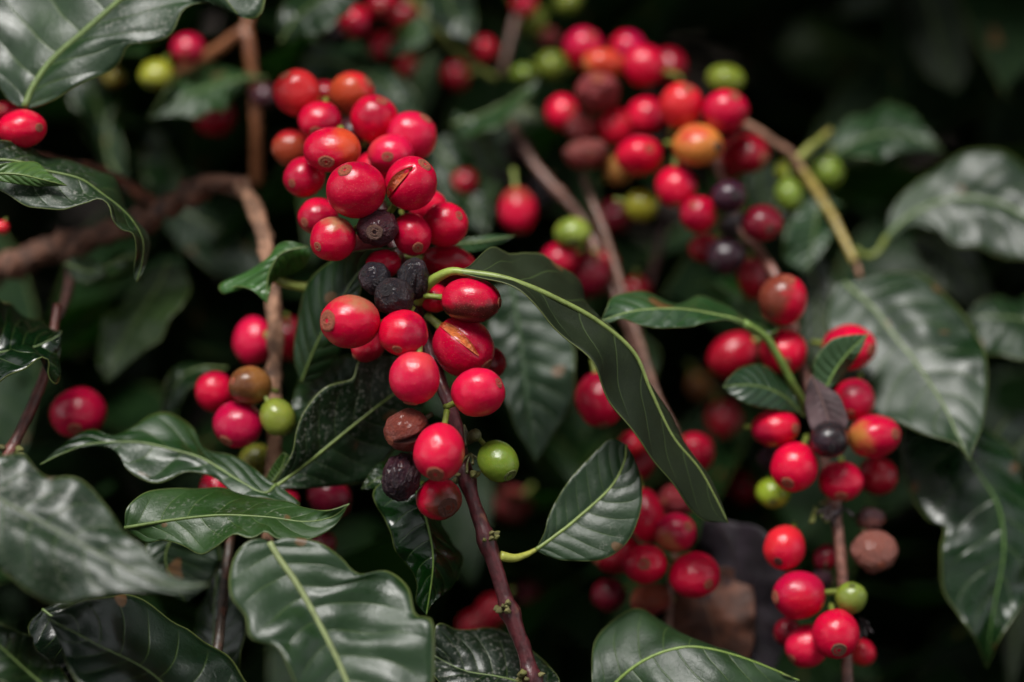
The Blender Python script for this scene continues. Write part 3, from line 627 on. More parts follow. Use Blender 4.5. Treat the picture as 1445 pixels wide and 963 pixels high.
leaf(b_main, [(780, 985, .2), (735, 964, .3), (700, 955, .3), (655, 947, .4), (612, 925, .6)], [(790, 962), (775, 940), (750, 915), (725, 901), (700, 890), (672, 895), (640, 890), (615, 882)], [(740, 1010), (680, 1005), (630, 970), (605, 945)], d=(.2, .6), dl=1.2, dr=-.9, wav=.7, col=(.010, .026, .013), dust=1.5, rough=.34, label='dark finely dusted leaf behind the purple stem')
# --- right of the middle
L15 = leaf(b_right, [(1062, 463, 2.6), (1040, 452, 2.3), (1010, 445, 2.1), (960, 437, 1.8), (900, 439, 1.6), (848, 453, 1.4)], [(1080, 464, 3), (1058, 450), (1020, 430), (985, 417), (950, 426), (905, 411), (866, 419), (856, 435)], [(1068, 474), (1042, 455), (1005, 453), (965, 463), (920, 463), (880, 451), (860, 456)], d=(2.6, 1.4), dl=.9, dr=-.5, wav=.5, k=3, col=(.062, .125, .06), rough=.40, dust=.3, rib=(.9, .4), ribcol=(.20, .28, .08), label='slim wavy leaf lying across the two brown twigs')
petiole(L15, [(1050, 456, 2.4), (1080, 476, 2.8), (1100, 506, 3), (1120, 545, 3.3), (1140, 580, 3.9)], (11, 12), (.16, .25, .05))
leaf(b_right, [(1080, 478), (1090, 470), (1098, 466)], [(1062, 462), (1080, 455), (1094, 460)], [(1085, 482), (1097, 474)], d=(2.9, 3.3), dl=.5, col=MD, wav=.2, rib=(.5, .3))
leaf(b_right, [(1082, 452), (1050, 425), (1015, 405), (985, 400)], [(1085, 420), (1050, 395), (1010, 393)], [(1055, 450), (1020, 425)], d=(7, 7.5), dl=.8, dr=-.5, col=(.07, .20, .04), rough=.42)
L16 = leaf(b_right, [(1134, 588, 3.2), (1108, 562, 2.8), (1080, 548, 2.6), (1050, 544, 2.4), (1020, 546, 2.3)], [(1128, 572), (1105, 538), (1076, 517), (1046, 520), (1028, 534)], [(1128, 583), (1100, 579), (1056, 572), (1032, 558)], d=(3, 2.3), dl=.5, dr=-.3, wav=.3, col=(.020, .062, .030), rough=.38, dust=.3, rib=(.8, .4), label='small oval leaf left of the fruit stem')
L17 = leaf(b_right, [(1166, 547), (1180, 520), (1200, 495), (1225, 472)], [(1150, 535), (1150, 508), (1172, 481), (1200, 473)], [(1174, 545), (1192, 528), (1212, 500)], d=(2.5, 2.3), dl=-.1, dr=.5, wav=.2, col=(.09, .14, .09), rough=.42, rib=(.7, .4), ribcol=(.16, .26, .06), label='small grey green leaf across the red cherry')
leaf(b_right, [(1145, 530), (1158, 560), (1168, 590), (1172, 618)], [(1139, 545), (1137, 572), (1146, 608)], [(1170, 548), (1186, 562), (1197, 595), (1188, 612)], d=(2.3, 2.1), dl=.2, dr=-.1, wav=.4, col=(.075, .040, .044), mats=[M_DEAD, M_DEAD], rough=.5, label='small withered purple brown leaf', ribcol=(.15, .09, .08), rib=(.6, .3))
L19 = leaf(b_topright, [(1192, 400, 6.6), (1232, 436, 5.9), (1262, 475, 5.3), (1292, 512, 4.7), (1330, 570, 3.8), (1350, 612, 3.2), (1368, 650, 2.7)], [(1180, 402), (1166, 440), (1172, 500), (1200, 552), (1236, 590), (1262, 600), (1290, 610), (1325, 618), (1352, 628)], [(1258, 386), (1310, 398), (1345, 430), (1380, 470), (1393, 530), (1388, 590), (1374, 632)], d=(6.6, 2.7), dl=-.1, dr=.3, wav=1.4, k=2.4, col=(.024, .055, .026), rough=.40, dust=.35, rib=(1.2, .5), ribcol=(.13, .19, .06), label='broad grey sheeny leaf with one rusty spot', bulge=.12)
# rusty lesion with a yellow halo on that leaf
for rr_, c_, dz_ in ((.0022, (.30, .26, .05), 0), (.0012, (.22, .03, .02), .0003)):
    p_ = P(1352, 483, 5.2 - dz_ * 100)
    V_ = [tuple(p_ - np.array(L19.location) - np.array(b_topright.location))] + [tuple(p_ - np.array(L19.location) - np.array(b_topright.location) + camvec((1, 0, .0)) * rr_ * math.cos(a) * random.uniform(.8, 1.15) + camvec((0, 1, -.5)) * rr_ * .8 * math.sin(a)) for a in np.linspace(0, 2 * math.pi, 17)[:-1]]
    link('rust_spot', mesh_from('rust_spot', V_, [(0, 1 + i, 1 + (i + 1) % 16) for i in range(16)], [M_RIB]), L19, color=c_)
leaf(b_topright, [(1330, 575, 5.6), (1372, 655, 5), (1408, 714, 4.6), (1416, 780, 4.3), (1402, 860, 4.2), (1392, 942, 4.2)], [(1275, 604), (1279, 680), (1308, 734), (1332, 746), (1325, 780), (1330, 830), (1352, 864), (1372, 892)], [(1400, 610), (1452, 670), (1478, 745), (1455, 830), (1415, 895)], d=(5.8, 3.6), dl=-.1, dr=.4, wav=1.2, k=2.6, col=(.012, .040, .014), rough=.20, dust=.25, rib=(.9, .35), ribcol=(.10, .20, .04), label='hanging dark wet leaf with torn looking edge')
leaf(b_topright, [(1250, 335), (1290, 301), (1345, 281), (1400, 285), (1445, 305), (1500, 345)], [(1262, 290), (1310, 245), (1370, 220), (1425, 226), (1480, 270)], [(1262, 332), (1286, 317), (1322, 325), (1346, 346), (1386, 350), (1440, 366), (1485, 366)], d=(7.6, 6), face=((-.12, .48, .87), (-.02, .5, .86)), wav=1.4, col=(.022, .050, .024), rough=.42, dust=.3, rib=(1.3, .8), ribcol=(.11, .17, .05), label='arched blurred leaf at the right edge')
petiole([o for o in bpy.data.objects if o.name.startswith('leaf')][-1], [(1206, 352, 7.2), (1222, 362, 7.3), (1238, 356, 7.4), (1252, 334, 7.4)], (10, 9), (.17, .21, .04))
leaf(b_topright, [(1290, 330), (1330, 350), (1365, 390), (1395, 440)], [(1330, 325), (1375, 355), (1398, 405)], [(1290, 355), (1320, 400), (1360, 435)], d=(9, 9), dl=.6, dr=-.4, col=(.028, .040, .012), rough=.5)
leaf(b_topright, [(1500, 470), (1445, 452), (1400, 448), (1362, 446)], [(1480, 430), (1430, 415), (1385, 425)], [(1490, 510), (1440, 512), (1392, 490), (1370, 465)], d=(6.4, 6.8), dl=1.2, dr=-1, col=DK, rough=.42, dust=.3)
leaf(b_topright, [(1160, 232), (1200, 205), (1245, 190), (1290, 195), (1332, 216)], [(1170, 205), (1195, 172), (1242, 146), (1285, 160), (1318, 195)], [(1175, 228), (1222, 222), (1290, 214)], d=(9, 8.6), dl=1.0, dr=-1.2, wav=1.4, col=(.028, .066, .030), rough=.45, dust=.3, label='blurred leaf with pale left shoulder')
leaf(b_topright, [(1160, 280), (1150, 320), (1146, 350), (1138, 385)], [(1135, 290), (1110, 325), (1108, 365)], [(1188, 288), (1186, 310), (1165, 350)], d=(7.8, 7.4), dl=-.3, dr=.5, wav=1, col=(.024, .07, .026), rough=.32)
leaf(b_topright, [(1142, 360), (1150, 410), (1155, 460), (1150, 520)], [(1132, 380), (1130, 430), (1138, 490)], [(1165, 370), (1180, 420), (1172, 490)], d=(8.5, 8), col=(.05, .06, .05), rough=.5)
leaf(b_topright, [(1470, 600), (1430, 640), (1405, 690), (1400, 750)], [(1440, 580), (1400, 620), (1385, 690)], [(1480, 650), (1450, 700), (1425, 745)], d=(7.6, 7), dl=-.5, dr=.4, col=DK, rough=.34)
leaf(b_topright, [(1455, 770), (1440, 830), (1432, 890), (1425, 980)], [(1440, 780), (1425, 850), (1418, 920)], [(1468, 800), (1460, 870), (1440, 940)], d=(9, 9), col=(.04, .05, .018), rough=.5)
L25 = leaf(b_thin, [(845, 1000), (868, 965), (905, 935), (945, 918), (985, 914), (1045, 928), (1128, 960)], [(835, 960), (840, 905), (870, 870), (905, 855), (940, 869), (990, 904), (1050, 930), (1100, 950)], [(880, 1010), (950, 1010), (1040, 995), (1100, 975)], d=(.6, .6), dl=1.3, dr=-1.0, wav=.6, k=2, col=(.026, .066, .022), rough=.50, dust=.4, rib=(1.0, .4), ribcol=(.20, .30, .06), label='wide leaf rising from the bottom edge')
leaf(b_thin, [(1004, 728), (1030, 770), (1052, 840), (1085, 960)], [(990, 742), (986, 790), (1008, 862), (1046, 925)], [(1040, 738), (1088, 752), (1112, 815), (1108, 905)], d=(4.6, 4.6), dl=.8, dr=-.5, wav=2.2, puck=2.4, col=(.015, .008, .015), mats=[M_DEAD, M_DEAD], rough=.5, rib=(.8, .4), ribcol=(.02, .012, .014), label='large dead blackish purple leaf')
leaf(b_thin, [(980, 815), (995, 850), (1008, 890), (1020, 940)], [(955, 830), (938, 860), (950, 900), (985, 935)], [(1025, 800), (1058, 825), (1066, 880), (1055, 930)], d=(4.4, 4.2), dl=.2, dr=-.2, wav=2.2, puck=2.4, col=(.105, .034, .016), mats=[M_DEAD, M_DEAD], rough=.6, rib=(.6, .3), ribcol=(.14, .07, .04), label='crumpled dead brown leaf')
# --- top middle
leaf(b_topgreen, [(625, -40), (630, -5), (642, 25), (668, 58)], [(655, -30), (668, 0), (672, 30)], [(600, -20), (604, 15), (625, 45)], d=(9.6, 9), dl=.6, dr=-.6, col=(.035, .062, .04), rough=.45, wav=1.2)
leaf(b_topgreen, [(600, 22), (585, 40), (570, 58), (548, 78)], [(612, 35), (602, 58), (575, 75)], [(582, 25), (562, 42), (548, 62)], d=(10, 9.6), dl=-.4, dr=.6, col=(.04, .10, .03), rough=.4)
leaf(b_topgreen, [(610, 70), (595, 110), (588, 150), (590, 190)], [(622, 95), (612, 140)], [(585, 95), (575, 145)], d=(11.6, 12), col=(.035, .075, .025), rough=.5)
leaf(b_topgreen, [(638, 176), (670, 165), (705, 150), (735, 130), (760, 108)], [(645, 160), (690, 168, 9.4), (728, 138)], [(650, 196), (690, 185), (735, 150), (758, 124)], d=(8.6, 8.4), dl=.5, dr=-.8, col=(.032, .075, .025), rough=.4, wav=1.2)
leaf(b_topgreen, [(690, 162), (715, 152), (740, 155), (768, 172)], [(700, 148), (735, 144), (760, 160)], [(702, 172), (738, 172)], d=(9.4, 9), dl=.7, dr=-.4, col=(.14, .12, .085), rough=.6, label='pale withered leaf')
leaf(b_topgreen, [(425, 85), (480, 90), (540, 120), (600, 175)], [(450, 62), (520, 72), (580, 125)], [(430, 120), (480, 150), (545, 175)], d=(9.6, 9), dl=1.4, dr=-1.2, col=(.030, .060, .036), rough=.42)
leaf(b_topgreen, [(610, 200), (640, 240), (660, 275), (690, 330)], [(640, 195), (675, 240), (692, 290)], [(605, 230), (625, 275), (655, 315)], d=(10, 9), dl=.8, dr=-.6, col=DK, rough=.4)
leaf(b_topgreen, [(672, 180), (690, 215), (698, 250), (690, 290)], [(690, 185), (712, 215), (715, 255)], [(665, 200), (672, 240), (680, 275)], d=(9.2, 9.2), col=LT)
leaf(b_mid, [(905, 470), (880, 520), (860, 560), (820, 620)], [(930, 500), (910, 560), (870, 610)], [(880, 480), (840, 530), (815, 580)], d=(9, 10), dl=-.4, dr=.6, col=DK)
leaf(b_right, [(1110, 330), (1085, 295), (1070, 250), (1072, 200)], [(1095, 330), (1062, 280), (1055, 230)], [(1122, 310), (1100, 255), (1088, 215)], d=(9, 9), dl=-.3, dr=.4, col=(.035, .05, .04), rough=.5)
leaf(b_far, [(1100, 70), (1150, 60), (1200, 70), (1260, 110)], [(1130, 30), (1190, 30), (1240, 70)], [(1120, 100), (1170, 120), (1220, 125)], d=(20, 19), dl=2, dr=-1.5, col=(.05, .075, .02), rough=.5)
leaf(b_far, [(1285, -60), (1310, 0), (1325, 60), (1350, 130)], [(1255, -20), (1275, 50), (1310, 105)], [(1340, -40), (1362, 30), (1366, 95)], d=(15, 14), dl=.8, dr=-.4, col=(.014, .026, .008), rough=.8, label='dim dark leaf hanging at the top right')
leaf(b_far, [(1180, 20), (1215, 8), (1250, -5), (1290, -12)], [(1200, -5), (1240, -22)], [(1210, 22), (1250, 12)], d=(18, 18), dl=.6, dr=-.6, col=(.06, .07, .08), rough=.4)
leaf(b_far, [(1290, 790), (1275, 815), (1270, 845), (1282, 880)], [(1262, 800), (1252, 835), (1265, 870)], [(1310, 815), (1312, 850), (1300, 875)], d=(19, 18), dl=.5, dr=-.4, col=(.20, .24, .10), rough=.5, label='pale out of focus leaf tip')
# ================================================================== cherries, front ones first
C = cherry
# --- sharp middle group
C(620, 638, 72, 86, -1.5, 'pink', 'tall red cherry with a ringed navel, lowest bright one before the reddish stem', (-.12, -.72, .68), hint=(1, 0, .2), navs=1.35)
C(585, 533, 70, 75, -1.2, 'pink', 'bright red cherry with two tan scars, above the brown cleft cherry', (-.15, -.95, .1))
C(675, 554, 76, 70, -1.0, 'pink', 'glossy pinkish red cherry on a short green stalk at the middle right', (.75, .35, .5), stalk=.7)
C(574, 607, 64, 61, -.9, 'brown', 'chestnut brown cherry with a deep cleft', (-.72, -.45, .5), mesh=B_CLEFT, hint=(.35, -.35, .9), flesh=(.05, .012, .008))
C(494, 454, 84, 80, -.9, 'red', 'round red cherry with a scabby navel, left of the black cherries', (-.72, .02, .7), blotch=((.3, 1, .4), .78, (.36, .14, .07)), navs=1.3)
C(569, 470, 72, 64, -.9, 'red', 'red cherry directly below the three black cherries, navel facing down', (-.22, -.72, .66))
C(556, 420, 56, 60, -.9, 'black', 'front one of the three shrivelled black cherries', (-.35, .35, .87), mesh=(B_DULL[2], None), navs=1.3)
C(583, 395, 46, 62, -.3, 'black', 'right one of the three shrivelled black cherries', (.1, .9, .4), mesh=(B_DRY[3], None))
C(529, 393, 42, 52, .1, 'black', 'left one of the three shrivelled black cherries', (-.6, .3, .6), mesh=(B_DULL[0], None))
C(665, 424, 84, 64, -.2, 'red', 'dark red cherry with a browned underside beside the strap leaf stalk', (1, -.1, .25), blotch=((.1, -1, .25), .28, (.075, .014, .012)), stalk=.7)
C(654, 490, 92, 84, -.1, 'red', 'large red cherry split open along an orange slit', (.72, -.62, .32), mesh=B_SPLIT, hint=(.0, .25, 1), stalk=.7)
C(566, 673, 46, 74, -.7, 'plum', 'wrinkled purple black cherry at the lower left end of the middle group', (-.3, -.8, .5), mesh=(B_DRY[1], None), hint=(1, .3, .4))
C(619, 704, 66, 62, -.4, 'red', 'dull red cherry with a large brown navel, lowest of the middle group', (.45, -.35, .82), blotch=((.6, -.3, .7), .55, (.14, .03, .018)), ring=(.13, .035, .02), navs=1.8)
C(703, 651, 62, 55, -.4, 'green', 'sharp shiny green cherry right of the reddish stem', (.55, -.62, .55), stalk=.8, el=1.14, navs=1.3)
C(520, 488, 50, 44, .9, 'deep', 'half hidden red cherry under the scabby navelled one')
C(613, 421, 46, 42, .9, 'red', 'small red patch of cherry between the black cherries and the browned one')
C(541, 372, 50, 46, .8, 'red', 'red cherry peeking out just above the black cherries')
C(690, 512, 44, 50, 1.2, 'deep', 'deep red cherry peeping from behind the split orange slit cherry')
# --- upper middle pile
C(502, 268, 84, 80, -.2, 'red', 'largest smooth red cherry in the centre of the upper pile', (-.32, .62, .72))
C(580, 259, 68, 82, .1, 'red', 'split red cherry with a torn orange flap in the upper pile', (.50, .62, .50), mesh=B_SPLIT2, hint=(-.6, .0, .8), flesh=(.60, .11, .04))
C(470, 338, 64, 66, .1, 'red', 'red cherry with tan scars at the lower left of the upper pile', (-.62, -.35, .7), blotch=((.2, 1, .3), .78, (.34, .16, .08)))
C(533, 322, 60, 56, -.1, 'purple', 'dark brown purple cherry with a knobbly navel facing the camera', (-.1, -.25, .96), mesh=(B_DULL[1], None), ring=(.13, .06, .04), navs=1.55)
C(581, 331, 52, 68, .5, 'red', 'red cherry just right of the dark purple navel cherry', (.3, -.62, .7))
C(628, 317, 64, 66, 1.0, 'red', 'red cherry with a tan ringed navel at the right of the upper pile', (.62, .35, .68))
C(449, 305, 56, 56, 1.3, 'red', 'plain red cherry left of the largest smooth one')
C(468, 211, 82, 62, .9, 'red', 'broad red orange cherry with a brown navel on its underside', (-.15, -.55, .80), blotch=((.7, .2, .3), .55, (.55, .06, .02)))
C(430, 250, 58, 62, 1.7, 'red', 'red cherry at the left edge of the upper pile below the orange tinted one')
C(552, 217, 66, 56, 1.6, 'pink', 'pinkish red cherry tucked in the middle of the upper pile')
C(581, 193, 76, 62, 1.5, 'pink', 'red cherry at the upper right shoulder of the pile', (.5, .6, .3))
C(530, 240, 62, 56, 2.0, 'red', 'red cherry wedged behind the largest smooth one')
C(528, 168, 68, 66, 2.2, 'red', 'round red cherry with a bright highlight near the top of the pile', (.3, .6, .5))
C(451, 170, 62, 54, 2.5, 'red', 'red cherry near the top left of the upper pile', (-.1, -.6, .7))
C(500, 190, 52, 50, 2.8, 'purple', 'greyish purple cherry hidden in the upper pile', mesh=(B_SMOOTH[2], None))
C(419, 131, 68, 66, 3.0, 'orange', 'topmost round cherry of the upper pile, red flushed orange', (-.4, .6, .5))
C(496, 133, 70, 56, 3.8, 'orange', 'orange red oval cherry at the top of the upper pile', (.6, .4, .4), blotch=((-.5, -.4, .6), .2, (.42, .055, .02)))
C(412, 209, 50, 56, 3.4, 'orange', 'dull orange cherry half hidden at the left of the upper pile', blotch=((0, -.5, .5), .2, (.33, .05, .02)))
C(458, 134, 46, 40, 4.6, 'deep', 'dark red cherry in the gap at the top of the upper pile')
C(604, 292, 52, 50, 1.8, 'red', 'red cherry hidden behind the split one with the torn flap')
C(513, 352, 52, 44, 1.4, 'dull', 'brownish red cherry under the dark purple navel cherry')
C(633, 372, 74, 52, 1.8, 'deep', 'deep red cherry behind the pale leaf stalk')
C(640, 398, 60, 46, 2.2, 'red', 'red cherry showing below the pale leaf stalk')
# --- left side
C(353, 544, 62, 54, 1.8, 'ochre', 'brownish orange cherry at the foot of the hanging twig', (-.75, .2, .6), stalk=.6)
C(392, 589, 46, 58, 1.5, 'green', 'pale green cherry at the left beside the dusted leaf', (.5, -.75, .2), stalk=.6)
C(336, 599, 72, 64, 2.1, 'magenta', 'crimson cherry lowest of the left-hand cluster', (-.4, -.6, .5))
C(303, 553, 54, 58, 3.2, 'red', 'red cherry farthest left in the left-hand cluster')
C(357, 481, 48, 78, 4.2, 'pink', 'elongated pinkish red cherry behind the hanging twig')
C(362, 650, 48, 50, 3.8, 'olive', 'dim olive cherry below the left-hand cluster')
C(409, 478, 52, 66, 6.2, 'deep', 'dark blurred red cherry right of the hanging twig')
C(111, 583, 80, 72, 3.4, 'magenta', 'lone large crimson cherry above the wavy dusty leaf', (.0, -.55, .8))
C(304, 688, 46, 40, 3.2, 'pink', 'red cherry glimpsed in the gap under the wavy leaf')
C(31, 182, 70, 58, 1.2, 'red', 'red cherry with a ringed navel at the left edge above the curled leaf', (.82, .0, .55))
C(8, 160, 44, 36, 3.0, 'deep', 'sliver of dark red cherry behind the one at the left edge')
C(2, 321, 24, 18, 3.4, 'orange', 'tiny orange red bit of cherry under the curled leaf')
C(265, 69, 47, 46, 8.0, 'magenta', 'blurred crimson cherry beside the twig elbow')
C(221, 105, 52, 40, 7.8, 'lime', 'blurred yellow green cherry beside the crimson one')
C(161, 109, 28, 30, 10, 'olive', 'faint olive cherry below the big corner leaf')
C(303, 164, 62, 44, 10.5, 'deep', 'dark red cherry mostly behind the grey green leaf')
C(373, 135, 38, 38, 8.2, 'purple', 'blurred purple cherry left of the upper pile')
C(465, 703, 68, 50, 3.2, 'wine', 'dark red cherry under the dusted leaf')
C(454, 768, 42, 36, 4.2, 'wine', 'dim dark red cherry above the large foreground leaf')
C(408, 706, 30, 26, 3, 'pink', 'speck of pink red cherry behind the wavy leaf tip')
# --- top middle
C(500, 31, 46, 44, 9.0, 'red', 'blurred red cherry at the top edge left of the grey leaf')
C(540, 7, 52, 44, 9.0, 'deep', 'blurred red cherry cut by the top edge')
C(465, 42, 42, 42, 10, 'black', 'blurred blue black cherry at the top')
C(540, 64, 38, 44, 10, 'deep', 'dark blurred red cherry below the top edge pair')
C(577, 97, 34, 36, 13, 'deep', 'faint dark red cherry in the shade right of the upper pile top')
C(570, 22, 42, 36, 11, 'deep', 'dark red cherry left of the grey top leaf')
C(643, 108, 36, 40, 13, 'deep', 'faint dark red cherry under the green shoot')
C(682, 70, 38, 38, 11, 'magenta', 'blurred pinkish red cherry left of the top twig')
C(740, 6, 38, 32, 12, 'red', 'out of focus red cherry at the tip of the top twig')
C(656, 258, 34, 40, 9.5, 'deep', 'dark red cherry right of the torn flap cherry')
C(660, 291, 42, 36, 9.5, 'deep', 'dark red cherry lower right of the upper pile')
C(753, 27, 42, 38, 12, 'green', 'blurred green cherry right of the top twig')
C(801, 3, 42, 30, 12, 'green', 'blurred green cherry cut off by the top edge')
C(778, 93, 42, 44, 11, 'green', 'blurred green cherry left of the top right cluster')
C(738, 104, 36, 28, 10.5, 'green', 'small blurred green cherry over the light edged leaf')
C(776, 53, 24, 26, 12.5, 'dull', 'small dull pink cherry above the blurred green one')
# --- top right cluster
C(984, 205, 72, 62, 5.4, 'amber', 'orange yellow cherry with a dark navel in the top right cluster', (.75, -.1, .62), ring=(.10, .06, .03), blotch=((-.3, .5, .6), .85, (.50, .05, .035)))
C(1024, 157, 64, 62, 5.4, 'red', 'bright red cherry at the right end of the top right cluster', (.3, .5, .6))
C(961, 149, 62, 66, 5.8, 'orange', 'orange red cherry left of the bright right end one', (.2, .6, .6))
C(902, 220, 68, 60, 6.3, 'red', 'bright red cherry in front at the middle of the top right cluster')
C(954, 264, 58, 60, 5.8, 'red', 'red cherry below the orange yellow one', (.0, -.8, .4))
C(1052, 217, 66, 60, 6.6, 'deep', 'dark red cherry right of the orange yellow one')
C(1030, 226, 50, 56, 7.2, 'deep', 'deep red cherry squeezed behind the orange yellow one')
C(911, 163, 46, 56, 7.6, 'red', 'red cherry in the middle of the top right cluster beside the orange red one')
C(870, 180, 48, 56, 7.6, 'red', 'red cherry left of the middle of the top right cluster')
C(828, 218, 66, 48, 7.2, 'dull', 'dull brown withered cherry at the lower left of the top right cluster', mesh=(B_DRY[2], None), blotch=((0, 1, 0), -.2, (.20, .05, .045)))
C(873, 240, 42, 48, 7.6, 'ochre', 'orange brown cherry behind the bright red middle one')
C(843, 130, 66, 54, 7.2, 'dull', 'brownish red withered cherry below the yellow one', mesh=(B_DRY[0], None), blotch=((0, 1, 0), -.2, (.25, .035, .04)))
C(822, 181, 50, 44, 8.0, 'dull', 'dull pink red cherry left in the top right cluster')
C(793, 160, 46, 54, 8.0, 'red', 'red cherry at the far left of the top right cluster')
C(909, 93, 54, 62, 8.0, 'red', 'red cherry with a greenish streak near the cluster top')
C(851, 91, 56, 48, 8.0, 'amber', 'yellow orange cherry near the cluster top')
C(823, 68, 56, 60, 8.8, 'magenta', 'crimson cherry at the upper left of the top right cluster')
C(886, 68, 52, 46, 9.0, 'magenta', 'crimson cherry topmost in the middle of the cluster')
C(944, 93, 48, 52, 9.6, 'deep', 'dark crimson cherry at the right of the cluster top')
C(1024, 113, 56, 38, 8.2, 'green', 'blurred green cherry behind the bright right end one')
C(1028, 277, 52, 48, 4.8, 'plum', 'round black cherry with a brown fleck below the top right cluster', (.3, .0, .9), mesh=(B_SMOOTH[1], None))
C(986, 303, 50, 54, 5.4, 'red', 'red cherry with a dark navel left of the round black one', (-.3, .4, .7))
C(1075, 315, 58, 54, 5.2, 'wine', 'glossy maroon cherry right of the round black one', (.3, -.3, .8))
C(1025, 360, 56, 56, 5.6, 'plum', 'purplish black cherry below the round black one', mesh=(B_SMOOTH[4], None))
C(993, 350, 42, 42, 6.6, 'deep', 'dark red cherry left of the purplish black one')
C(1062, 393, 42, 60, 6.6, 'deep', 'tall dark red cherry beside the upper right stem')
C(1036, 318, 40, 36, 6.6, 'black', 'black cherry wedged between the two round dark ones')
C(905, 290, 46, 48, 7.0, 'lime', 'blurred yellow green cherry below the top right cluster')
C(731, 297, 54, 66, 7.6, 'red', 'single red oval cherry right of the upper pile', (.1, -.9, .3), blotch=((0, 1, .2), .6, (.30, .04, .03)))
C(808, 329, 52, 44, 6.0, 'green', 'green cherry at the end of the bare twig', (.0, -.5, .7))
C(790, 366, 52, 50, 6.4, 'red', 'red cherry under the green one on the bare twig')
C(828, 390, 68, 68, 6.5, 'wine', 'purplish red cherry behind the strap leaf bend', (.3, .5, .5))
C(851, 374, 44, 44, 7.6, 'deep', 'red cherry behind the purplish red one')
C(898, 411, 44, 38, 9.0, 'deep', 'dark red cherry above the slim wavy leaf')
C(705, 247, 52, 54, 9.6, 'black', 'blurred black cherry above the single red oval one')
C(755, 275, 54, 56, 10.2, 'black', 'blurred black cherry behind the bare twig')
C(733, 212, 44, 42, 10.2, 'plum', 'blurred purple black cherry beside the bare twig top')
C(868, 306, 34, 54, 13, 'wine', 'faint wine coloured cherry between the twigs')
C(1113, 276, 40, 48, 8.0, 'green', 'blurred green oval cherry by the yellow twig tip', (0, -.9, .3))
C(1168, 245, 46, 46, 9.0, 'green', 'blurred green cherry right of the yellow twig')
C(1105, 240, 24, 22, 8.4, 'lime', 'tiny yellow green cherry on the yellow twig')
# --- right cluster
C(1105, 423, 70, 72, 3.4, 'red', 'red cherry with a brown scorched cap at the top of the right-hand cluster', (.15, .72, .55), blotch=((-.8, .2, .4), .35, (.17, .035, .02)))
C(1106, 496, 66, 68, 4.0, 'red', 'red cherry below the scorched one on the right stem', (.0, -.4, .8))
C(1198, 490, 78, 66, 3.8, 'red', 'red cherry behind the small grey green leaf', (.72, -.1, .6))
C(1034, 502, 72, 60, 6.0, 'deep', 'dark red cherry above the small oval leaf')
C(1205, 564, 58, 62, 3.6, 'red', 'red cherry right of the withered purple leaf', (-.25, -.6, .7))
C(1094, 604, 70, 57, 3.0, 'red', 'red cherry below the small oval leaf', (.7, .0, .6))
C(1121, 659, 66, 74, 2.4, 'red', 'large red cherry left of the black one in the right-hand cluster', (-.35, -.62, .68))
C(1170, 620, 55, 54, 2.1, 'black', 'round black purple cherry in the middle of the right-hand cluster', (.0, -.4, .85), mesh=(B_SMOOTH[3], None))
C(1233, 616, 76, 64, 2.8, 'red', 'red cherry with a yellow scar at the right of the black one', (.72, .12, .66), blotch=((-.85, -.1, .5), .80, (.46, .17, .04)))
C(1187, 679, 62, 55, 3.0, 'red', 'red cherry with a dark navel below the black one', (-.1, -.7, .68))
C(1238, 672, 52, 56, 4.0, 'deep', 'dark red cherry lower right in the right-hand cluster')
C(1091, 695, 50, 46, 3.6, 'lime', 'yellow green cherry at the lower left of the right-hand cluster', (-.1, -.5, .8))
C(1083, 647, 28, 34, 4.2, 'plum', 'small black cherry peeping out at the left of the right-hand cluster')
# --- lower right
C(1107, 773, 58, 68, 2.4, 'orange', 'orange red cherry with a black navel on a green stalk', (-.35, -.55, .72), ring=(.08, .02, .012), stalk=.7)
C(1180, 895, 68, 72, 1.4, 'red', 'red cherry with a grey ringed navel lowest on the right stem', (.0, -.52, .82), ring=(.22, .09, .05), navs=1.25)
C(1128, 840, 74, 68, 2.0, 'magenta', 'large crimson cherry left of the small green one', (-.92, -.05, .3), stalk=.7)
C(1201, 844, 44, 46, 1.8, 'green', 'small green cherry with a black navel facing up', (.0, .8, .55))
C(1139, 912, 58, 64, 2.3, 'pink', 'pinkish red cherry at the bottom behind the grey ringed one')
C(1112, 893, 36, 44, 3.2, 'deep', 'dark red cherry at the bottom left of the right stem')
C(1234, 778, 66, 60, 2.7, 'husk', 'dry pinkish brown wrinkled cherry right of the stem', (.2, -.5, .7), blotch=((0, .4, 1), .1, (.24, .085, .065)), stalk=.6, mesh=(B_DULL[0], None))
C(1228, 733, 38, 34, 3.6, 'husk', 'shrivelled purple brown cherry above the dry pinkish one', blotch=((0, 1, 0), .0, (.06, .025, .03)))
C(1217, 921, 32, 42, 3.2, 'orange', 'small orange red cherry half hidden at the bottom right of the stem')
C(1166, 787, 28, 44, 3.8, 'wine', 'dark wine cherry hidden behind the right stem')
C(1160, 818, 30, 32, 3.8, 'plum', 'purple black cherry behind the large crimson one')
# --- lower middle
C(910, 796, 64, 58, 2.7, 'red', 'red cherry with a ringed navel facing out below the upright oval leaf', (-.1, .08, .98), mesh=None)
C(980, 812, 74, 66, 2.7, 'red', 'oval bright red cherry with its ringed navel at the lower right', (.5, -.28, .8))
C(953, 752, 58, 60, 3.2, 'magenta', 'purplish red cherry with a tan scar above the two ringed ones', (.55, .35, .7), blotch=((-.5, -.6, .6), .75, (.42, .14, .06)))
C(912, 728, 48, 82, 4.0, 'red', 'tall red cherry beside the upright oval leaf', (.2, -.9, .2))
C(958, 705, 58, 52, 4.6, 'dull', 'brown red cherry behind the strap leaf end')
C(872, 782, 66, 60, 4.2, 'deep', 'dark red cherry under the upright oval leaf')
C(918, 846, 56, 50, 4.0, 'dull', 'brownish red cherry just above the bottom wide leaf', blotch=((0, .6, .4), .1, (.26, .05, .022)))
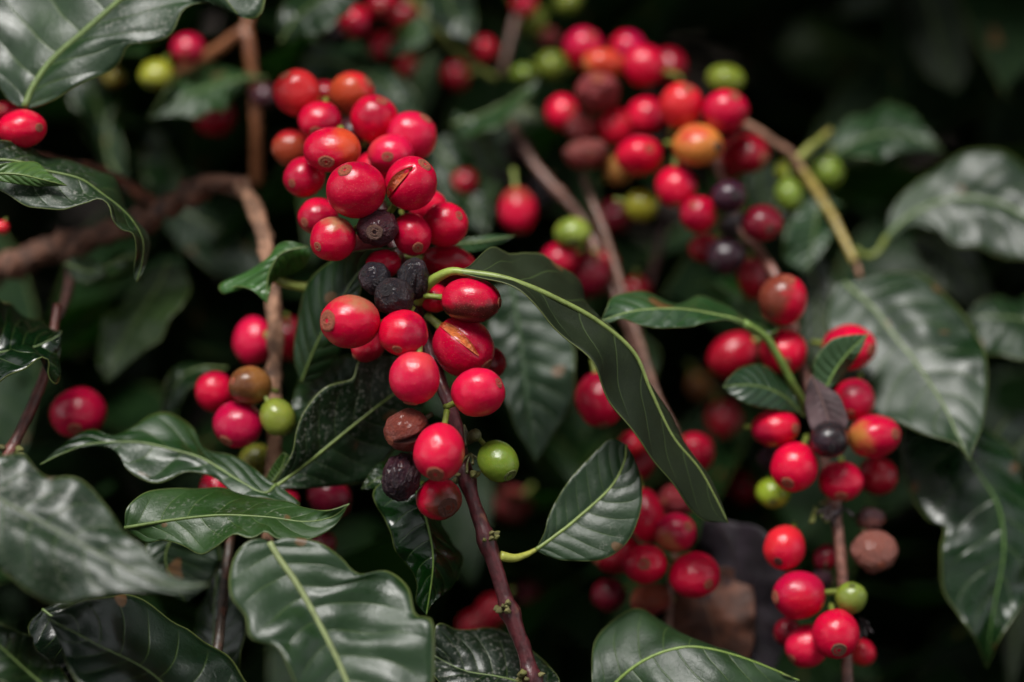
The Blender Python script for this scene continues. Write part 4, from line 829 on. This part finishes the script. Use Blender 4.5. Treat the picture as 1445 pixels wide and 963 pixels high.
C(860, 840, 48, 50, 5.0, 'wine', 'dim wine red cherry at the lower left of the ringed pair')
C(846, 564, 68, 78, 4.0, 'red', 'red cherry half behind the strap leaf', (.1, -.8, .3))
C(980, 639, 52, 58, 6.0, 'red', 'red cherry right of the strap leaf')
C(893, 626, 46, 36, 5.0, 'orange', 'orange red cherry above the upright oval leaf tip')
C(899, 656, 50, 56, 4.8, 'deep', 'red cherry between the oval leaf tip and the strap leaf')
C(695, 862, 46, 46, 9.0, 'deep', 'dim crimson cherry left of the reddish stem')
C(672, 886, 56, 42, 9.2, 'deep', 'dim crimson cherry low behind the dusted bottom leaf')
C(725, 712, 44, 60, 11, 'dull', 'faint brownish red cherry right of the reddish stem')
C(748, 836, 40, 40, 13, 'wine', 'faint wine cherry in the gloom right of the lower stem')
C(1022, 594, 50, 50, 12, 'deep', 'faint dark red cherry in the gloom below the small oval leaf')
C(1018, 655, 44, 42, 12.5, 'deep', 'faint dark red cherry in the gloom right of the strap leaf')
C(1050, 686, 52, 46, 12.5, 'deep', 'faint dark red cherry left of the yellow green one')
C(989, 545, 40, 40, 13, 'ochre', 'faint orange brown cherry right of the slim twig')
C(1370, 130, 32, 36, 26, 'deep', 'faint red cherry in the dark at the far right')

# small dried flower stalks standing at the nodes
def dried_tuft(par, x, y, d, n, colr):
    for k in range(n):
        a = random.uniform(-1.2, 1.2); l = random.uniform(14, 30)
        q = [(x, y, d), (x + l * .5 * math.sin(a) + random.uniform(-2, 2), y + l * .5 * math.cos(a), d - .15), (x + l * math.sin(a), y + l * math.cos(a), d - .3 + random.uniform(-.2, .2))]
        path = crom(np.array([P(*t) for t in q]), 8); D = F0 + d / 100
        V, Fc = tube(path - np.array(par.location), np.linspace(3.0, 4.5, 8) / 2 / KPX * D, 7, .3, k)
        link('dried_stalk', mesh_from('dried_stalk', V, Fc, [M_BUD]), par, color=colr)
dried_tuft(b_right, 1172, 712, 3.0, 7, (.035, .02, .02)); dried_tuft(b_right, 1190, 716, 3.0, 6, (.022, .014, .018)); dried_tuft(b_right, 1214, 872, 2.4, 6, (.02, .013, .016))
dried_tuft(b_right, 1150, 716, 3.0, 3, (.16, .18, .04)); dried_tuft(b_main, 664, 640, 0, 4, (.08, .075, .02)); dried_tuft(b_main, 655, 600, .1, 3, (.07, .06, .02))
dried_tuft(b_left, 66, 236, 1, 1, (.4, .3, .05))

# the split calyx tube left on the stem by a picked berry
pth = crom(np.array([P(662, 622, .1), P(668, 616, -.2), P(672, 613, -.5)]), 8)
V_, F_ = tube(pth - np.array(b_main.location), np.array([6, 6.5, 7, 8, 9, 9.5, 9, 7]) / KPX * F0, 10, .1)
link('empty_stalk', mesh_from('empty_stalk', V_, F_, [M_BUD]), b_main, color=(.10, .10, .03))

# ================================================================== what stands behind and around, with unseen foliage added to limit light
def sprays(name, label, count, where, size, colr, tilt, kind='stuff', mat=None, rough=.6):
    us = np.array([0, .12, .3, .5, .7, .88, 1.0]); ws = np.array([.04, .55, .92, 1.0, .78, .36, .02])
    tv = []
    for u, w in zip(us, ws):
        for s in (-1, -.5, 0, .5, 1):
            tv.append((s * w * .21, u - .5, .05 * abs(s) ** 1.4 * w - .16 * (u - .45) ** 2 + .02 * math.sin(9 * u + 2 * s)))
    tv = np.array(tv); ft = [(i * 5 + j, i * 5 + j + 1, (i + 1) * 5 + j + 1, (i + 1) * 5 + j) for i in range(6) for j in range(4)]
    uv1 = np.array([(u, .5 + s * .5) for u in us for s in (-1, -.5, 0, .5, 1)])
    AV, AF, AU = [], [], []
    for k in range(count):
        p = where()
        L = size * rng.uniform(.6, 1.25)
        yaw = rng.uniform(0, 2 * math.pi); pit = rng.normal(tilt, .45); rol = rng.normal(0, .5)
        Rm = np.array(Matrix.Rotation(yaw, 3, 'Z') @ Matrix.Rotation(pit, 3, 'X') @ Matrix.Rotation(rol, 3, 'Y'))
        AV.append((tv * L) @ Rm.T + p); AF += [tuple(v + 35 * k for v in f) for f in ft]; AU.append(uv1)
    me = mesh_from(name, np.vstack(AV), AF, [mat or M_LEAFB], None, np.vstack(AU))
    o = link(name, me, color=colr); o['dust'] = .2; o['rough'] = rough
    tag(o, label, 'foliage', None, kind)
    return o
def clear_view(d0, d1, margin=70):                  # a place in view whose leaf would not cover any berry
    def f():
        for _ in range(60):
            p = view(d0, d1)(); D = (p - CAM) @ FWD; ok = True
            sx = W / 2 + (p - CAM) @ RGT / D * KPX; sy = H / 2 - (p - CAM) @ UPV / D * KPX
            if sx > 880 and sy < 260 and d0 < 12: continue
            for q, r in PLACED:
                Dq = (q - CAM) @ FWD
                if Dq > D - .01:
                    a = (p - CAM) / D - (q - CAM) / Dq
                    if np.linalg.norm(a) * KPX < margin: ok = False; break
            if ok: return p
        return p + FWD * .12
    return f
def box(x0, x1, y0, y1, z0, z1): return lambda: np.array([rng.uniform(x0, x1), rng.uniform(y0, y1), rng.uniform(z0, z1)])
def view(d0, d1, x0=-200, x1=1650, y0=-150, y1=1120):
    return lambda: P(rng.uniform(x0, x1), rng.uniform(y0, y1), d0 + (d1 - d0) * rng.uniform(0, 1))
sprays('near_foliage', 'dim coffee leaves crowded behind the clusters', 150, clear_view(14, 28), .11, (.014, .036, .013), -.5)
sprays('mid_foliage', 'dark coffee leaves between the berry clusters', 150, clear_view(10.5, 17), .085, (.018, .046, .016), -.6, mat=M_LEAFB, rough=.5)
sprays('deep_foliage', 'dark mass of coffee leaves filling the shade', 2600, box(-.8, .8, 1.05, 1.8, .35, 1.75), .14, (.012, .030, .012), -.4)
sprays('added_crown_foliage', 'leafy crown of the coffee bush overhead', 3000, lambda: (lambda y: np.array([rng.uniform(-1.2, 1.2), y, 1.345 + rng.uniform(0, 1) ** 1.5 * .6]))(.70 + rng.uniform(0, 1) ** 1.6 * 1.5), .15, (.016, .042, .014), -.3)  # canopy out of view, added and shaped to darken what lies behind
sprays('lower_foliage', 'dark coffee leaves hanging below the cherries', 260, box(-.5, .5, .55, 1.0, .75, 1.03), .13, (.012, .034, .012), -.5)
sprays('added_hedge_foliage', 'unseen row of bushes added behind the camera to limit light', 2600, box(-2.6, 2.6, -2.0, -1.0, .1, 2.3), .18, (.016, .04, .014), -.4)  # unseen hedge, added to hold back light from behind the camera
sprays('added_shade_foliage', 'unseen leaves added above the camera to block part of the sky', 1100, box(-2.6, 2.6, -2.6, -.30, 2.35, 3.1), .30, (.02, .05, .016), -.1)  # unseen foliage, added so that sky light comes only from overhead
for s in (-1, 1):
    sprays('side_foliage', 'coffee leaves of the same bush beyond the %s edge of the picture' % ('left' if s < 0 else 'right'), 420,
           (lambda s=s: np.array([s * rng.uniform(.33, .9), rng.uniform(.74, 1.6), rng.uniform(.6, 1.75)])), .14, (.014, .038, .013), -.4)
def soil(name, rough):
    t = NT(name); tc = t.n('ShaderNodeTexCoord'); n = t.noise(tc.outputs['Object'], 6.0, 8.0, .65)
    t.l(t.mix(t.ramp(n, .35, .65), (.012, .008, .006, 1), (.028, .017, .011, 1)), t.p.inputs['Base Color']); t.p.inputs['Roughness'].default_value = rough
    t.bump(n, .8, .05); return t.m
M_SOIL = soil('dark_soil', .95)
gv, gf = [], []; N_ = 40
for i in range(N_ + 1):
    for j in range(N_ + 1):
        x = 60 * ((j / N_ * 2 - 1) ** 3); y = 60 * ((i / N_ * 2 - 1) ** 3)
        z = .9 * max(0, y - 1.7) / (1 + .03 * max(0, y)) + .05 * mnoise.noise(Vector((x * .8, y * .8, 0)))  # the rise is added behind the bush to stop sky light leaking in
        gv.append((x, y, z))
for i in range(N_):
    for j in range(N_):
        a = i * (N_ + 1) + j; gf.append((a, a + 1, a + N_ + 2, a + N_ + 1))
g = link('ground', mesh_from('ground', gv, gf, [M_SOIL])); tag(g, 'dark brown soil with a bank added behind the bush to block the sky', 'ground', None, 'structure')
